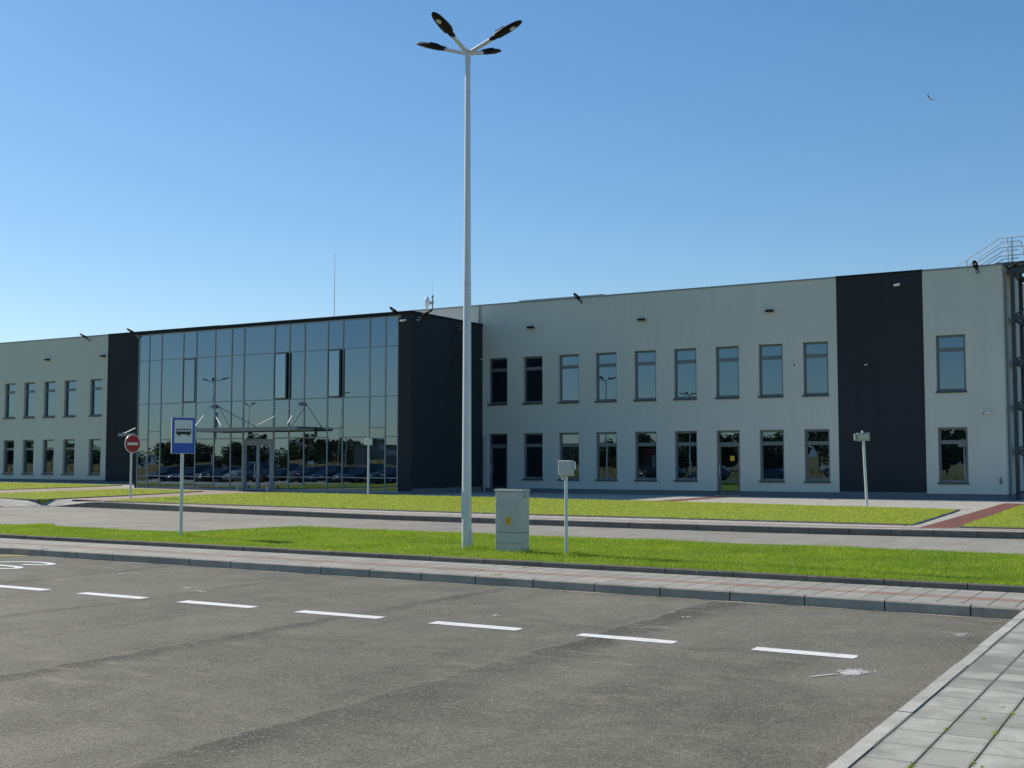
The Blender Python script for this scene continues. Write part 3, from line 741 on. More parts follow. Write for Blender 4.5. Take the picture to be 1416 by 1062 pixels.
# opening sashes: bay 3 shut, bays 8 and 11 tilted out from the top
for i in openers:
    a, b = mx[i]+.035, mx[i+1]-.035
    sm = BMB(); H_ = z1_-z2_-.06; zt = z1_-.03
    ang = 0 if i == 3 else R(9.5); y0 = YB+.0 if i == 3 else YB-.01
    Mx = Matrix.Translation((a, y0, zt)) @ Matrix.Rotation(-ang, 4, 'Z') @ Matrix.Translation((-a, 0, 0))
    fw = .045
    sm.box(a, -.03, -H_, a+fw, .05, 0, 0, Mx); sm.box(b-fw, -.03, -H_, b, .05, 0, 0, Mx); sm.box(a+fw, -.029, -fw, b-fw, .05, 0, 0, Mx); sm.box(a+fw, -.029, -H_, b-fw, .05, -H_+fw, 0, Mx)
    sm.add([(a+fw,-.01,-H_+fw),(b-fw,-.01,-H_+fw),(b-fw,-.01,-fw),(a+fw,-.01,-fw)], [(0,1,2,3)], 1, M=Mx)
    sm.build('opening_sash', [M['sill'], M['cw_glass']], CWP)
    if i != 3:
        mb = BMB(); mb.box(a, YB+.1, z2_, b, YB+.9, z1_); mb.build('dark_gap_box', M['black'], CWP)  # black box stands in for the unlit room behind the open sash
# entrance doors
ED = empty_part('entrance_door', B)
xa, xb, xm = -39.30, -37.48, -38.39
f = BMB(); f.box(xa, YB-.02, .24, xa+.09, YB+.11, 2.59); f.box(xb-.09, YB-.02, .24, xb, YB+.11, 2.59); f.box(xa+.09, YB-.019, 2.44, xb-.09, YB+.11, 2.59); f.build('door_frame', M['steel'], ED)
for (p, q, hx) in ((xa+.095, xm-.005, xm-.13), (xm+.005, xb-.095, xm+.13)):
    f = BMB(); s_ = .085
    f.box(p, YB+.01, .25, p+s_, YB+.09, 2.43); f.box(q-s_, YB+.01, .25, q, YB+.09, 2.43); f.box(p+s_, YB+.011, 2.35, q-s_, YB+.09, 2.43); f.box(p+s_, YB+.011, .25, q-s_, YB+.09, .36)
    f.add([(p+s_,YB+.05,.36),(q-s_,YB+.0505,.36),(q-s_,YB+.051,2.35),(p+s_,YB+.0505,2.35)], [(0,1,2,3)], 1)
    f.tube([(hx,YB-.05,.95),(hx,YB-.05,1.5)], .016, mi=2); f.box(hx-.012,YB-.05,.98,hx+.012,YB+.012,1.005,2); f.box(hx-.012,YB-.05,1.44,hx+.012,YB+.012,1.465,2)
    f.build('door_leaf', [M['steel'], M['cw_glass'], M['galv']], ED)
for x in (xa-.02, xb+.02):
    mb = BMB(); mb.tube([(x,YB-.35,.2),(x,YB-.35,.42)], .045); mb.lathe([(.045,0),(.04,.03),(0.001,.045)], 12, M=Matrix.Translation((x,YB-.35,.42))); mb.build('door_bollard', M['galv'], ED)
# entrance canopy on tie rods
EC = empty_part('entrance_canopy', B)
cx0, cx1, cy0 = -41.75, -34.95, YB-1.22; cz = 3.03
f = BMB(); f.box(cx0, cy0, cz-.035, cx1, cy0+.06, cz+.1); f.box(cx0, YB-.11, cz-.03, cx1, YB-.045, cz+.09); 
for k in range(8):
    x = cx0+(cx1-cx0-.06)*k/7; f.box(x, cy0+.061, cz-.025, x+.05, YB-.111, cz+.08)
f.build('canopy_frame', M['steel'], EC)
mb = BMB()
for k in range(7):
    x = cx0+(cx1-cx0)*k/7; mb.box(x+.02, cy0-.05, cz+.115, x+(cx1-cx0)/7-.02, YB-.05, cz+.13)
mb.build('canopy_glass', m_glass('canopy_glass', .12, (.9,.95,.95), .01, (.10,.12,.115)), EC)
for (mxx, ends) in ((-41.18, (-41.3,-39.6)), (-35.72, (-37.4,-35.6))):
    mb = BMB(); mb.box(mxx-.12, YB-.03, 4.13, mxx+.12, YB-.005, 4.33); mb.tube([(mxx,YB-.03,4.23),(mxx,YB-.28,4.23)], .035); mb.build('rod_bracket', M['steel'], EC)
    for e in ends:
        mb = BMB(); mb.tube([(mxx,YB-.26,4.22),(e,cy0+.06,cz+.2)], .016); mb.tube([(e,cy0+.06,cz+.08),(e,cy0+.06,cz+.26)], .03); mb.build('tie_rod', M['galv'], EC)
SC = empty_part('side_canopy', B)
mb = BMB(); mb.box(-48.55, 42.4, 2.93, -46.62, 44.6, 2.98); mb.box(-48.6, 42.35, 2.9, -46.62, 42.42, 3.05); mb.box(-48.6, 42.421, 2.9, -48.53, 44.6, 3.05); mb.build('canopy_frame', M['steel'], SC)
for y in (42.6, 44.3):
    mb = BMB(); mb.tube([(-48.5,y,3.03),(-46.9,y,3.52),(-46.63,y,3.56)], .025); mb.tube([(-48.5,y,2.98),(-48.5,y,3.12)], .04); mb.build('tie_rod', M['galv'], SC)
# downpipes
mb = BMB(); mb.tube([(-29.45,YW-.09,.2),(-29.45,YW-.09,2.6),(-29.45,YW-.09,2.8)], .05); mb.build('downpipe', M['plastic'])
mb = BMB(); mb.tube([(XE+.07,YW+.5,.3),(XE+.07,YW+.5,8.5),(XE+.02,YW+.4,8.75)], .05)
for z in (1.5,3.6,5.7,7.8): mb.box(XE-.0,YW+.43,z,XE+.13,YW+.57,z+.05)
mb.build('downpipe', M['steel'])
mb = BMB(); mb.tube([(-29.75,YW-.06,8.1),(-29.75,YW-.06,9.0)], .035); mb.build('vent_pipe', M['steel'])

# ------------------------------------------------------------------ luminaires on the building
def head_mesh(mb_body, mb_lens, Mx):
    """street-lamp head along +X from 0, slightly drooped leaf shape"""
    L = .64; prof = [(0,.045,.045),(.09,.052,.048),(.125,.056,.05),(.14,.088,.055),(.3,.1,.055),(.42,.098,.05),(.54,.08,.04),(.61,.048,.026),(.64,.012,.012)]
    n = 12; vs = []; fs = []
    for x,w,h in prof:
        for k in range(n):
            a = 2*math.pi*k/n; vs.append((x, math.cos(a)*w, math.sin(a)*h*(1.1 if math.sin(a)>0 else .7)))
    for i in range(len(prof)-1):
        for k in range(n): fs.append((i*n+k, i*n+(k+1)%n, (i+1)*n+(k+1)%n, (i+1)*n+k))
    mb_body.add(vs, fs, 0, True, Mx); mb_body.add(vs[:n], [tuple(range(n))[::-1]], 0, False, Mx); mb_body.add(vs[-n:], [tuple(range(n))], 0, False, Mx)
    for k in range(5): mb_body.box(.16+.035*k, -.07, .045, .175+.035*k, .07, .064, 0, Mx)   # cooling fins
    bm = bmesh.new(); bmesh.ops.create_uvsphere(bm, u_segments=10, v_segments=6, radius=1)
    for v in bm.verts: v.co = Vector((.44+v.co.x*.06, v.co.y*.045, -.03+v.co.z*.014))
    mb_lens.bm(bm, 0, Mx, True)
fl_root = None
def facade_lamp(loc, rz, label):
    global fl_root
    if fl_root is None:
        r_ = thing('facade_floodlight', label, 'floodlight', loc, (0,0,rz), 'floodlights along the parapet')
        b = MB(); l = MB(); Mx = Matrix.Translation((.14,0,.06)) @ Matrix.Rotation(R(-24), 4, 'Y')
        head_mesh(b, l, Mx)
        b.build('lamp_head', M['black'], r_); l.build('lamp_lens', M['lens'], r_)
        a = MB(); a.box(0,-.06,-.08,.012,.06,.08); a.tube([(.0,0,0),(.1,0,.03),(.2,0,.085)], .03); a.build('bracket', M['steel'], r_)
        fl_root = r_; return r_
    return dup(fl_root, None, loc, (0,0,rz), label)
facade_lamp((-57.14,YW-.01,8.8), R(-90), 'black floodlight on the left wing parapet above the rightmost left window')
facade_lamp((-46.5,YB-.06,7.92), R(-90), 'black floodlight at the left top corner of the glass block')
facade_lamp((-30.25,YB-.01,7.93), R(-90), 'black floodlight at the right top corner of the glass front')
facade_lamp((-29.575,42.2,7.86), R(0), 'black floodlight sticking out from the dark side wall of the glass block')
facade_lamp((-24.32,YW-.01,8.82), R(-90), 'black floodlight on the parapet above the white wall right of the tall street lamp')
facade_lamp((-7.37,YW-.01,8.82), R(-90), 'black floodlight on the parapet right of the dark panel')
facade_lamp((XE+.04,YW+.15,8.8), R(0), 'black floodlight on the right end corner beside the stair tower')
wl_root = None
def wall_lamp(loc, rz, label):
    global wl_root
    if wl_root is None:
        r_ = thing('wall_lamp', label, 'wall lamp', loc, (0,0,rz), 'small box lamps on the white walls')
        b = MB(); b.bbox(-.15,-.2,-.05,.15,0,.045,.012); b.build('lamp_body', M['black'], r_)
        b = MB(); b.box(-.165,-.215,.0455,.165,0,.06); b.build('lamp_hood', M['plastic'], r_)
        b = MB(); b.box(-.13,-.18,-.058,.13,-.03,-.0505); b.build('lamp_lens', M['lens'], r_)
        wl_root = r_; return r_
    return dup(wl_root, None, loc, (0,0,rz), label)
wall_lamp((-26.93,YW,7.8), 0, 'small box lamp on the right wing wall nearest the glass block')
wall_lamp((-21.32,YW,7.82), 0, 'small box lamp on the middle of the right wing wall')
wall_lamp((-15.52,YW,7.83), 0, 'small box lamp on the right wing wall nearest the dark panel')
wall_lamp((-60.8,YW,7.78), 0, 'small box lamp high on the left wing wall away from the dark panel')
wall_lamp((-55.85,YW,7.78), 0, 'small box lamp on the left wing at the edge of the dark panel')
wall_lamp((XB1,45.33,7.72), R(90), 'small box lamp on the dark side wall of the glass block')
# camera and tiny fittings
r_ = thing('security_camera', 'small white security camera on the white wall right of the dark panel', 'camera', (-7.08,YW,3.46))
b = MB(); b.tube([(0,0,0),(0,-.02,0)], .05, 12); b.tube([(0,-.02,0),(-.0,-.12,-.02)], .018); b.build('mount', M['whiteplastic'], r_)
b = MB(); b.tube([(.06,-.12,-.02),(-.16,-.17,-.05)], .045, 12); b.build('camera_body', M['whiteplastic'], r_)
b = MB(); b.tube([(-.16,-.17,-.05),(-.19,-.177,-.054)], .038, 12); b.build('camera_lens', M['black'], r_)
r2 = dup(r_, None, (-29.95,YB,7.74), (0,0,0), 'tiny white security camera at the top of the glass block corner')
r2 = dup(r_, None, (XB1,42.05,7.76), (0,0,R(90)), 'tiny white security camera high on the dark side wall')
r2.scale=(.6,.6,.6); r2 = dup(r_, None, (-10.3,YW-.004,8.55), (0,0,0), 'tiny white security camera near the top of the dark panel')
r2 = dup(r_, None, (-11.6,YW-.004,5.45), (0,0,0), 'tiny white security camera in the middle of the dark panel'); r2.scale=(.5,.5,.5)
mb = MB(); mb.box(-6.78,YW-.03,.75,-6.70,YW,1.0); mb.build('meter_box', M['frame'], label='small dark meter box low on the white wall by the right corner', cat='box')

# ------------------------------------------------------------------ roof things
r_ = thing('lightning_mast', 'thin lightning mast rising from the roof behind the glass block', 'mast', (-40.65,50,8.6))
mb = MB(); mb.tube([(0,0,0),(0,0,2.2),(0,0,4.35)], [.03,.024,.012]); mb.build('pole', M['galv'], r_); mb = MB(); mb.bbox(-.2,-.2,0,.2,.2,.12,.02); mb.build('base', M['kerb'], r_)
r_ = thing('dish_antenna', 'round white dish antenna with whip aerial on the roof edge', 'antenna', (-33.52,49,8.6))
mb = MB(); mb.tube([(0,0,0),(0,0,1.32)], .035); mb.lathe([(.06,1.3),(.06,1.36),(0.001,1.38)], 10); mb.build('mast', M['steel'], r_)
mb = MB(); mb.tube([(0,0,1.3),(0,0,1.95)], .008, 6); mb.build('whip', M['galv'], r_)
DM = Matrix.Translation((-.12,-.06,.98)) @ Matrix.Rotation(R(205), 4, 'Z') @ Matrix.Rotation(R(90), 4, 'Y')
mb = MB(); mb.lathe([(.001,0),(.1,.01),(.2,.045),(.3,.11),(.31,.14),(.3,.14),(.29,.12),(.19,.06),(.09,.03),(.001,.025)], 22, M=DM); mb.lathe([(.31,.1),(.325,.1),(.325,.19),(.31,.19)], 22, M=DM); mb.build('dish', M['whiteplastic'], r_)
mb = MB(); mb.tube([(0,0,0),(0,0,-.2)], .07, 12, M=DM); mb.build('radio_unit', M['plastic'], r_)
mb = MB(); mb.tube([(-.28,-.1,0),(-.3,-.1,.78)], .014); mb.build('stay', M['galv'], r_)

# ------------------------------------------------------------------ stair tower on the right end
T = thing('stair_tower', 'slate grey steel stair tower at the right end of the building', 'stair tower', (XE,48.4,0))
TX, TY = XE, 48.4
class TMB(MB):
    def build(s, name, mats, parent=None, **kw):
        s.v = [(x-TX, y-TY, z) for x,y,z in s.v]; return MB.build(s, name, mats, parent or T, **kw)
tx0, tx1, ty0, ty1 = -6.28, -3.6, 48.5, 50.8
for x in (tx0, tx1):
    for y in (ty0, ty1):
        mb = TMB(); mb.box(x-.07,y-.07,.1,x+.07,y-.05,9.1); mb.box(x-.07,y+.05,.1,x+.07,y+.07,9.1); mb.box(x-.01,y-.05,.1,x+.01,y+.05,9.1); mb.box(x-.14,y-.14,.1,x+.14,y+.14,.16); mb.build('column', M['tower'])
lev = [.3,2.0,3.7,5.4,7.1,8.9]
for k, z in enumerate(lev[1:]):
    mb = TMB()
    for y in (ty0,ty1): mb.box(tx0+.07,y-.05,z-.08,tx1-.07,y+.05,z+.08)
    for x in (tx0,tx1): mb.box(x-.05,ty0+.07,z-.08,x+.05,ty1-.07,z+.08)
    mb.build('beam', M['tower'])
for k in range(5):
    za, zb = lev[k]+.08, lev[k+1]-.08
    for y in (ty0,ty1):
        mb = TMB(); p, q = (tx0+.05,tx1-.05) if k%2 else (tx1-.05,tx0+.05)
        xm_ = (tx0+tx1)/2; mb.tube([(tx0+.05,y,za),(xm_,y,(za+zb)/2),(tx1-.05,y,zb)], .035); mb.tube([(tx0+.05,y+.04,zb),(xm_,y+.04,(za+zb)/2),(tx1-.05,y+.04,za)], .035); mb.build('brace', M['tower'])
    mb = TMB(); n = 9                                                   # one flight between each pair of levels
    for s_ in range(n):
        f0 = s_/n; x = tx0+.4+(tx1-tx0-.8)*(f0 if k%2 else 1-f0); z = lev[k]+(lev[k+1]-lev[k])*(s_+1)/n
        yy = 48.75 if k%2 else 49.85
        mb.box(x-.13,yy,z-.03,x+.13,yy+.8,z)
    mb.build('stair_flight', M['tower'])
mb = TMB(); mb.box(XE-.35,48.45,9.12,tx1+.1,50.9,9.2); mb.box(XE-.35,48.4,9.08,tx1+.1,48.449,9.24); mb.build('platform', M['tower'])
for k, (y, tops) in enumerate(((48.6,(10.22,9.85,9.52)),(49.5,(10.22,9.87,9.55)))):
    mb = TMB()
    for z in tops:
        xb_ = -6.72; xe_ = tx1
        mb.tube([(-6.72-(z-8.75)/.61,y,8.75),(xb_,y,z),(xe_,y,z+.02)] if k == 0 else [(-6.72-(z-8.75)/.61,y,8.75),(xb_,y,z),(-6.15,y,z)], .021)
    if k == 1: mb.tube([(-6.15,y,10.22),(-6.05,y,10.17),(-6.0,y,9.9),(-5.92,y,9.2)], .021)
    mb.build('handrail', M['galv'])
    for x, zt in ((-6.42,10.22),(-7.93,9.46)) + (((-6.25,10.22),(-5.0,10.23)) if k == 0 else ()):
        mb = TMB(); mb.tube([(x,y,8.8 if x<-6.6 else 9.2),(x,y,zt)], .024); mb.build('rail_post', M['galv'])
mb = TMB(); n = 3
for s_ in range(3): mb.box(-7.05-.28*s_,48.65,9.02-.17*s_,-6.8-.28*s_,49.45,9.05-.17*s_)
mb.build('roof_stair', M['tower'])
mb = TMB()
for y in (ty0,): mb.tube([(-6.95,48.47,9.1),(-6.62,48.47,8.65)], .03)
mb.build('strut', M['tower'])

# ------------------------------------------------------------------ street lamps
lamp_root = None
def street_lamp(loc, rz, label, poleH=8.42):
    global lamp_root
    if lamp_root is None:
        r_ = thing('street_lamp', label, 'street lamp', loc, (0,0,rz), 'four armed street lamps')
        mb = MB(); n = 10
        mb.tube([(0,0,-.05),(0,0,4.43)], [.082,.064], n, smooth=True); mb.tube([(0,0,4.38),(0,0,4.46)], [.0665,.0665], n); mb.tube([(0,0,4.43),(0,0,8.2)], [.061,.045], n); mb.tube([(0,0,8.19),(0,0,8.42)], [.05,.05], 12)
        mb.build('pole', M['galv'], r_)
        mb = MB(); mb.box(-.05,-.0895,.5,.05,-.078,.95); mb.box(.075,-.03,.02,.1,.03,.3); mb.build('service_door', M['galv'], r_)
        for k in range(4):
            A = Matrix.Translation((0,0,8.36)) @ Matrix.Rotation(R(90)*k, 4, 'Z')
            a = MB(); el = R(19); d = Vector((math.cos(el),0,math.sin(el)))
            a.tube([(.0,0,0), d*.25, d*.52], .036, 8, M=A); ao = a.build('arm', M['galv'], r_)
            b = MB(); l = MB(); head_mesh(b, l, A @ Matrix.Translation(d*.48) @ Matrix.Rotation(-el, 4, 'Y'))
            bo = b.build('lamp_head', M['black'], r_); l.build('lamp_lens', M['lens'], bo)
        lamp_root = r_; return r_
    return dup(lamp_root, None, loc, (0,0,rz), label)
street_lamp((-10.62,16.55,.15), 0, 'tall galvanised four armed street lamp on the verge beside the grey cabinet')
street_lamp((-72.3,10.1,0), R(45), 'tall street lamp across the road whose head is mirrored left on the glass front')
street_lamp((-105.8,-29.5,0), R(10), 'farthest street lamp mirrored small in the middle of the glass front')
street_lamp((-77.2,-13,0), R(45), 'street lamp mirrored on the right part of the glass front')
street_lamp((-43.6,5.9,0), 0, 'street lamp mirrored in the fourth upper window of the right wing')
street_lamp((-45.8,-18.1,0), 0, 'street lamp whose head is mirrored low in the sixth upper right wing window')

# ------------------------------------------------------------------ roadside things
C_ = thing('electrical_cabinet', 'grey electrical cabinet with yellow warning sticker on the verge', 'cabinet', (-9.66,16.3,.145))
mb = MB(); mb.bbox(-.25,0,-.05,.25,.22,.32,.008); mb.build('base', M['cab'], C_)
mb = MB(); mb.bbox(-.25,-.004,.325,.25,.224,.97,.01)
for k in range(9): mb.box(-.17+.04*k,-.0085,.37,-.15+.04*k,-.0042,.86)
body = mb.build('cabinet_door', M['cab'], C_)
mb = MB(); mb.bbox(-.265,-.02,.972,.265,.24,1.005,.012); mb.prism([(-.255,-.012),(.255,-.012),(.255,.232),(-.255,.232)], 1.0, lambda x,y: 1.012); mb.build('cabinet_roof', M['cab'], C_)
mb = MB(); mb.box(-.249,-.0015,.155,.249,-.0001,.16); mb.box(-.2495,.004,.3202,.2495,.21,.3249); mb.build('seam', M['cab_line'], C_)
mb = MB(); mb.bbox(-.245,-.022,.72,-.225,-.004,.80,.004); mb.build('lock_handle', M['whiteplastic'], C_)
mb = MB(); mb.bbox(.251,.05,.87,.262,.13,.99,.003); mb.build('hinge_plate', M['plastic'], C_)
mb = MB(); mb.box(-.045,-.0115,.45,.04,-.009,.57); st = mb.build('warning_sticker', M['yellow'], C_)
mb = MB(); mb.add([(.0,-.013,.555),(.015,-.013,.555),(.0,-.013,.52),(.018,-.013,.52),(-.018,-.013,.465),(-.002,-.013,.505),(-.022,-.013,.505)], [(0,2,6),(0,1,2),(6,5,4),(6,2,5),(2,3,5)]); mb.build('bolt_symbol', M['redmark'], st)

def post_box(loc, label, rz=0, h=1.42, bw=.22, bh=.24, bd=.14, kind='a', lean=0):
    r_ = thing('utility_box_post', label, 'utility box', loc, (0,lean,rz), 'small boxes on galvanised posts')
    mb = MB(); mb.tube([(0,0,-.05),(0,0,h-.2 if kind=='a' else h)], .028 if kind=='a' else .032, 10); mb.build('post', M['galv'], r_)
    b = MB(); b.bbox(-bw/2,-bd/2,h-bh,bw/2,bd/2,h,.02); b.build('box', M['cab'] if kind=='a' else M['plastic'], r_)
    return r_
r_ = post_box((-8.52,16.1,.155), 'grey box on a thin galvanised post beside the electrical cabinet', R(8), h=1.46)
mb = MB(); mb.tube([(.14,0,1.32),(.14,0,1.44)], .018, 8); mb.tube([(.11,0,1.38),(.14,0,1.36)], .01, 6); mb.build('cable_gland', M['whiteplastic'], r_)
mb = MB(); mb.tube([(-.07,-.02,1.23),(-.06,-.02,1.18),(-.03,-.02,1.165)], .014, 8); mb.tube([(-.02,-.045,1.2),(-.02,-.03,1.19)], .02, 8); mb.build('cable_gland', M['whiteplastic'], r_)
mb = MB(); mb.box(-.09,-.073,1.24,.09,-.0705,1.44); mb.build('box_lid', M['cab'], r_)
def far_box(loc, rz, lean, label, w1, w2):
    r_ = thing('signal_box_post', label, 'utility box', loc, (0,lean,rz), 'slim boxes on posts on the far lawn')
    mb = MB(); mb.tube([(0,0,-.05),(0,0,2.35)], .045, 10); mb.build('post', M['galv'], r_)
    mb = MB(); mb.bbox(-w1,-.06,2.1,w1,.1,2.36,.02); mb.build('box', M['plastic'] if w2 < 0 else M['whiteplastic'], r_)
    mb = MB(); mb.box(-w1+.06,-.066,2.15,w1-.06,-.0605,2.31); mb.build('box_window', M['cab'] if w2 < 0 else M['white'], r_)
    mb = MB(); mb.bbox(-w1-.08,-.03,2.12,-w1-.01,.08,2.34,.01) if w2 < 0 else mb.bbox(w1+.005,-.03,2.11,w1+.1,.09,2.35,.01); mb.build('side_unit', M['plastic'] if w2 < 0 else M['black'], r_)
    mb = MB(); mb.tube([(-.02,0,2.36),(-.02,0,2.43)], .03, 8); mb.build('cap', M['whiteplastic'], r_)
    return r_
far_box((-9.51,38.6,.16), R(25), R(-2.0), 'pale box on a slightly leaning post in front of the right dark panel', .2, -1)
far_box((-30.83,40.3,.2), R(30), 0, 'pale box with black end on a post before the right part of the glass front', .17, 1)

# bus stop sign: faces down the road towards +X and the camera
BSg = thing('bus_stop_sign', 'blue bus stop sign with white panel and black bus on a grey post', 'bus stop sign', (-17.13,16.5,.155), (0,0,R(62)))
mb = MB(); mb.tube([(0,0,-.05),(0,0,2.3)], .032, 12); mb.build('post', M['galv'], BSg)
mb = MB(); mb.bbox(-.225,-.055,1.60,.225,-.036,2.29,.008); pl_ = mb.build('sign_plate', M['signblue'], BSg)
mb = MB(); 
for a in ((-.23,-.058,1.595,-.222,-.034,2.295),(.222,-.058,1.595,.23,-.034,2.295)): mb.box(*a)
mb.box(-.222,-.0575,1.595,.222,-.034,1.601); mb.box(-.222,-.0575,2.289,.222,-.034,2.295); mb.build('rim', M['whiteplastic'], BSg)
mb = MB(); mb.box(-.175,-.0585,1.80,.175,-.0555,2.245); mb.build('white_field', M['white'], BSg)
mb = MB(); y = -.0605
def plate(mb, poly, y, z0=0): mb.add([(x,y,z) for x,z in poly], [tuple(range(len(poly)))])
def rrect(x0,z0,x1,z1,r,n=4):
    o=[]; 
    for cx_,cz_,a0 in ((x1-r,z0+r,-90),(x1-r,z1-r,0),(x0+r,z1-r,90),(x0+r,z0+r,180)):
        for k in range(n+1): a=R(a0+90*k/n); o.append((cx_+r*math.cos(a),cz_+r*math.sin(a)))
    return o
plate(mb, rrect(-.145,1.965,.145,2.075,.025), y)
for cxw in (-.085,.09): plate(mb, [(cxw+.025*math.cos(a),1.963+.025*math.sin(a)) for a in np.linspace(0,2*math.pi,14,endpoint=False)], y-.0005)
mb.build('bus_symbol', M['signblack'], BSg)
mb = MB()
for k in range(5): plate(mb, rrect(-.128+.053*k,2.02,-.088+.053*k,2.055,.006), y-.0015)
mb.build('bus_symbol_windows', M['white'], BSg)
mb = MB(); mb.box(-.06,-.036,1.75,.06,.036,1.78); mb.box(-.06,-.036,2.1,.06,.036,2.13); mb.build('clamp', M['galv'], BSg)

# no entry sign faces +X
NE = thing('no_entry_sign', 'round red no entry sign with white bar on a grey post', 'road sign', (-34.95,31.1,.2), (0,0,R(84)))
mb = MB(); mb.tube([(0,0,-.05),(0,0,2.3)], .04, 12); mb.build('post', M['galv'], NE)
RM = Matrix.Translation((0,-.065,2.06)) @ Matrix.Rotation(R(90), 4, 'X')
mb = MB(); mb.lathe([(.001,-.015),(.345,-.015),(.345,.012),(.325,.014),(.325,.004),(.001,.004)], 36, M=RM, smooth=False); mb.build('sign_rim', M['whiteplastic'], NE)
mb = MB(); plate(mb, [(.325*math.cos(a),2.06+.325*math.sin(a)) for a in np.linspace(0,2*math.pi,40,endpoint=False)], -.072); mb.build('sign_face', M['signred'], NE)
mb = MB(); plate(mb, rrect(-.235,2.01,.235,2.11,.01), -.0745); mb.build('white_bar', M['white'], NE)

# ------------------------------------------------------------------ birds
br = None
def bird(loc, rz, tilt, s, label):
    global br
    if br is None:
        r_ = thing('bird', label, 'bird', loc, (tilt,0,rz), 'swallows in the air')
        mb = MB(); bm = bmesh.new(); bmesh.ops.create_uvsphere(bm, u_segments=10, v_segments=8, radius=1)
        for v in bm.verts:
            x = v.co.x; v.co = Vector((x*.1, v.co.y*.028*(1-.4*max(0,-x)), v.co.z*.028*(1-.4*max(0,-x))))
        mb.bm(bm, 0, None, True)
        mb.add([(-.08,.01,0),(-.08,-.01,0),(-.19,-.045,0),(-.12,0,.004),(-.19,.045,0)], [(0,3,4),(1,2,3),(0,1,3)])
        bm = bmesh.new(); bmesh.ops.create_uvsphere(bm, u_segments=8, v_segments=6, radius=.025)
        for v in bm.verts: v.co.x += .105
        mb.bm(bm, 0, None, True); mb.build('body', [M['birdw']], r_)
        for sgn in (-1,1):
            w = MB(); pts = [(.05,.02),(.06,.1),(.0,.2),(-.1,.3),(-.03,.17),(-.04,.02)]
            vs = [(x,sgn*y,.01+y*.55) for x,y in pts]+[(x,sgn*y,.002+y*.55) for x,y in pts]; n = 6
            w.add(vs, [tuple(range(n)), tuple(range(n,2*n))[::-1]]+[(i,(i+1)%n,n+(i+1)%n,n+i) for i in range(n)]); w.build('wing', M['bird'], r_)
        r_.scale = (s,s,s); br = r_; return r_
    d = dup(br, None, loc, (tilt,0,rz), label); d.scale = (s,s,s); return d
bird((-7.13,37.7,12.86), R(140), R(35), .6, 'dark winged bird flying alone in the open sky at right')
bird((-12.9,42.15,5.04), R(20), R(-20), .55, 'small dark bird flying in front of the white wall left of the dark panel')
bird((-27.5,44.0,6.1), R(60), R(20), .6, 'small bird flying before the upper windows nearest the glass block')

# ------------------------------------------------------------------ across the road, seen mirrored in the glass
def make_car(paint, label, group):
    r_ = thing('parked_car', label, 'car', (0,0,0), (0,0,0), group)
    # lofted body along X (front at +X)
    prof = [(-2.1,.55,.75,.62),(-2.05,.35,.95,.78),(-1.7,.25,1.0,.84),(-.9,.22,.98,.87),(0,.2,.96,.88),(.9,.22,.93,.87),(1.5,.25,.85,.84),(1.95,.3,.72,.76),(2.12,.42,.6,.6)]
    vs=[]; fs=[]; m=8
    for x,z0,z1,w in prof:
        ring=[(-w*.92,z0),(-w,z0+.15),(-w,z1-.18),(-w*.9,z1),(w*.9,z1),(w,z1-.18),(w,z0+.15),(w*.92,z0)]
        vs += [(x,y,z) for y,z in ring]
    for i in range(len(prof)-1):
        for k in range(m): fs.append((i*m+k,i*m+(k+1)%m,(i+1)*m+(k+1)%m,(i+1)*m+k))
    fs.append(tuple(range(m))[::-1]); fs.append(tuple(range((len(prof)-1)*m,len(prof)*m)))
    mb=MB(); mb.add(vs,fs,0,True); 
    mb.add([(-1.45,-.62,1.455),(-.3,-.62,1.475),(.25,-.6,1.43),(.25,.6,1.43),(-.3,.62,1.475),(-1.45,.62,1.455)],[(0,1,2,3,4,5)])
    mb.build('body',M['car_'+paint],r_)
    g=MB(); A=[(-1.95,-.74,.96),(1.0,-.76,.92),(.25,-.6,1.425),(-1.45,-.62,1.45)]; Bq=[(x,-y,z) for x,y,z in A]
    g.add(A+Bq,[(0,1,2,3),(7,6,5,4),(1,5,6,2),(4,0,3,7)]); g.build('windows',M['carglass'],r_)
    for x in (-1.35,1.35):
        for s_ in (-1,1):
            w=MB(); Mw=Matrix.Translation((x,s_*.8,.32))@Matrix.Rotation(R(90),4,'X'); w.lathe([(.2,-.1),(.31,-.1),(.32,-.06),(.32,.06),(.31,.1),(.2,.1)],18,M=Mw); w.lathe([(.001,-.09),(.2,-.09),(.2,.09),(.001,.09)],18,1,M=Mw); w.build('wheel',[M['tyre'],M['rim']],r_)
    for s_ in (-1,1):
        h=MB(); h.bbox(1.93,s_*.58-.17,.56,2.1,s_*.58+.17,.72,.04); h.build('headlight',M['lamp_glass'],r_)
    return r_
cl = [('teal','dark teal'),('blue','dark blue'),('grey','grey'),('silver','silver'),('black','black')]
protos = {}
for k in range(10):
    x = -68.5+2.75*k; p, nm = cl[[0,1,4,3,4,2,1,4,0,4][k]]
    lab = f'{nm} car mirrored in the glass front, {["first","second","third","fourth","fifth","sixth","seventh","eighth","ninth","tenth"][k]} from the left in its row'
    if p not in protos: c_ = make_car(p, lab, 'cars parked in a row across the road'); protos[p] = c_
    else: c_ = dup(protos[p], None, None, None, lab)
    c_.location = (x+rng.normal(0,.1), 18.6+rng.normal(0,.25)+.12*k*(k>5), 0); c_.rotation_euler = (0,0,R(90+rng.normal(0,2))); 
    c_.scale = (.95,.95,.86)
    if k == 3: c_.scale = (1.05,1.05,1.08)
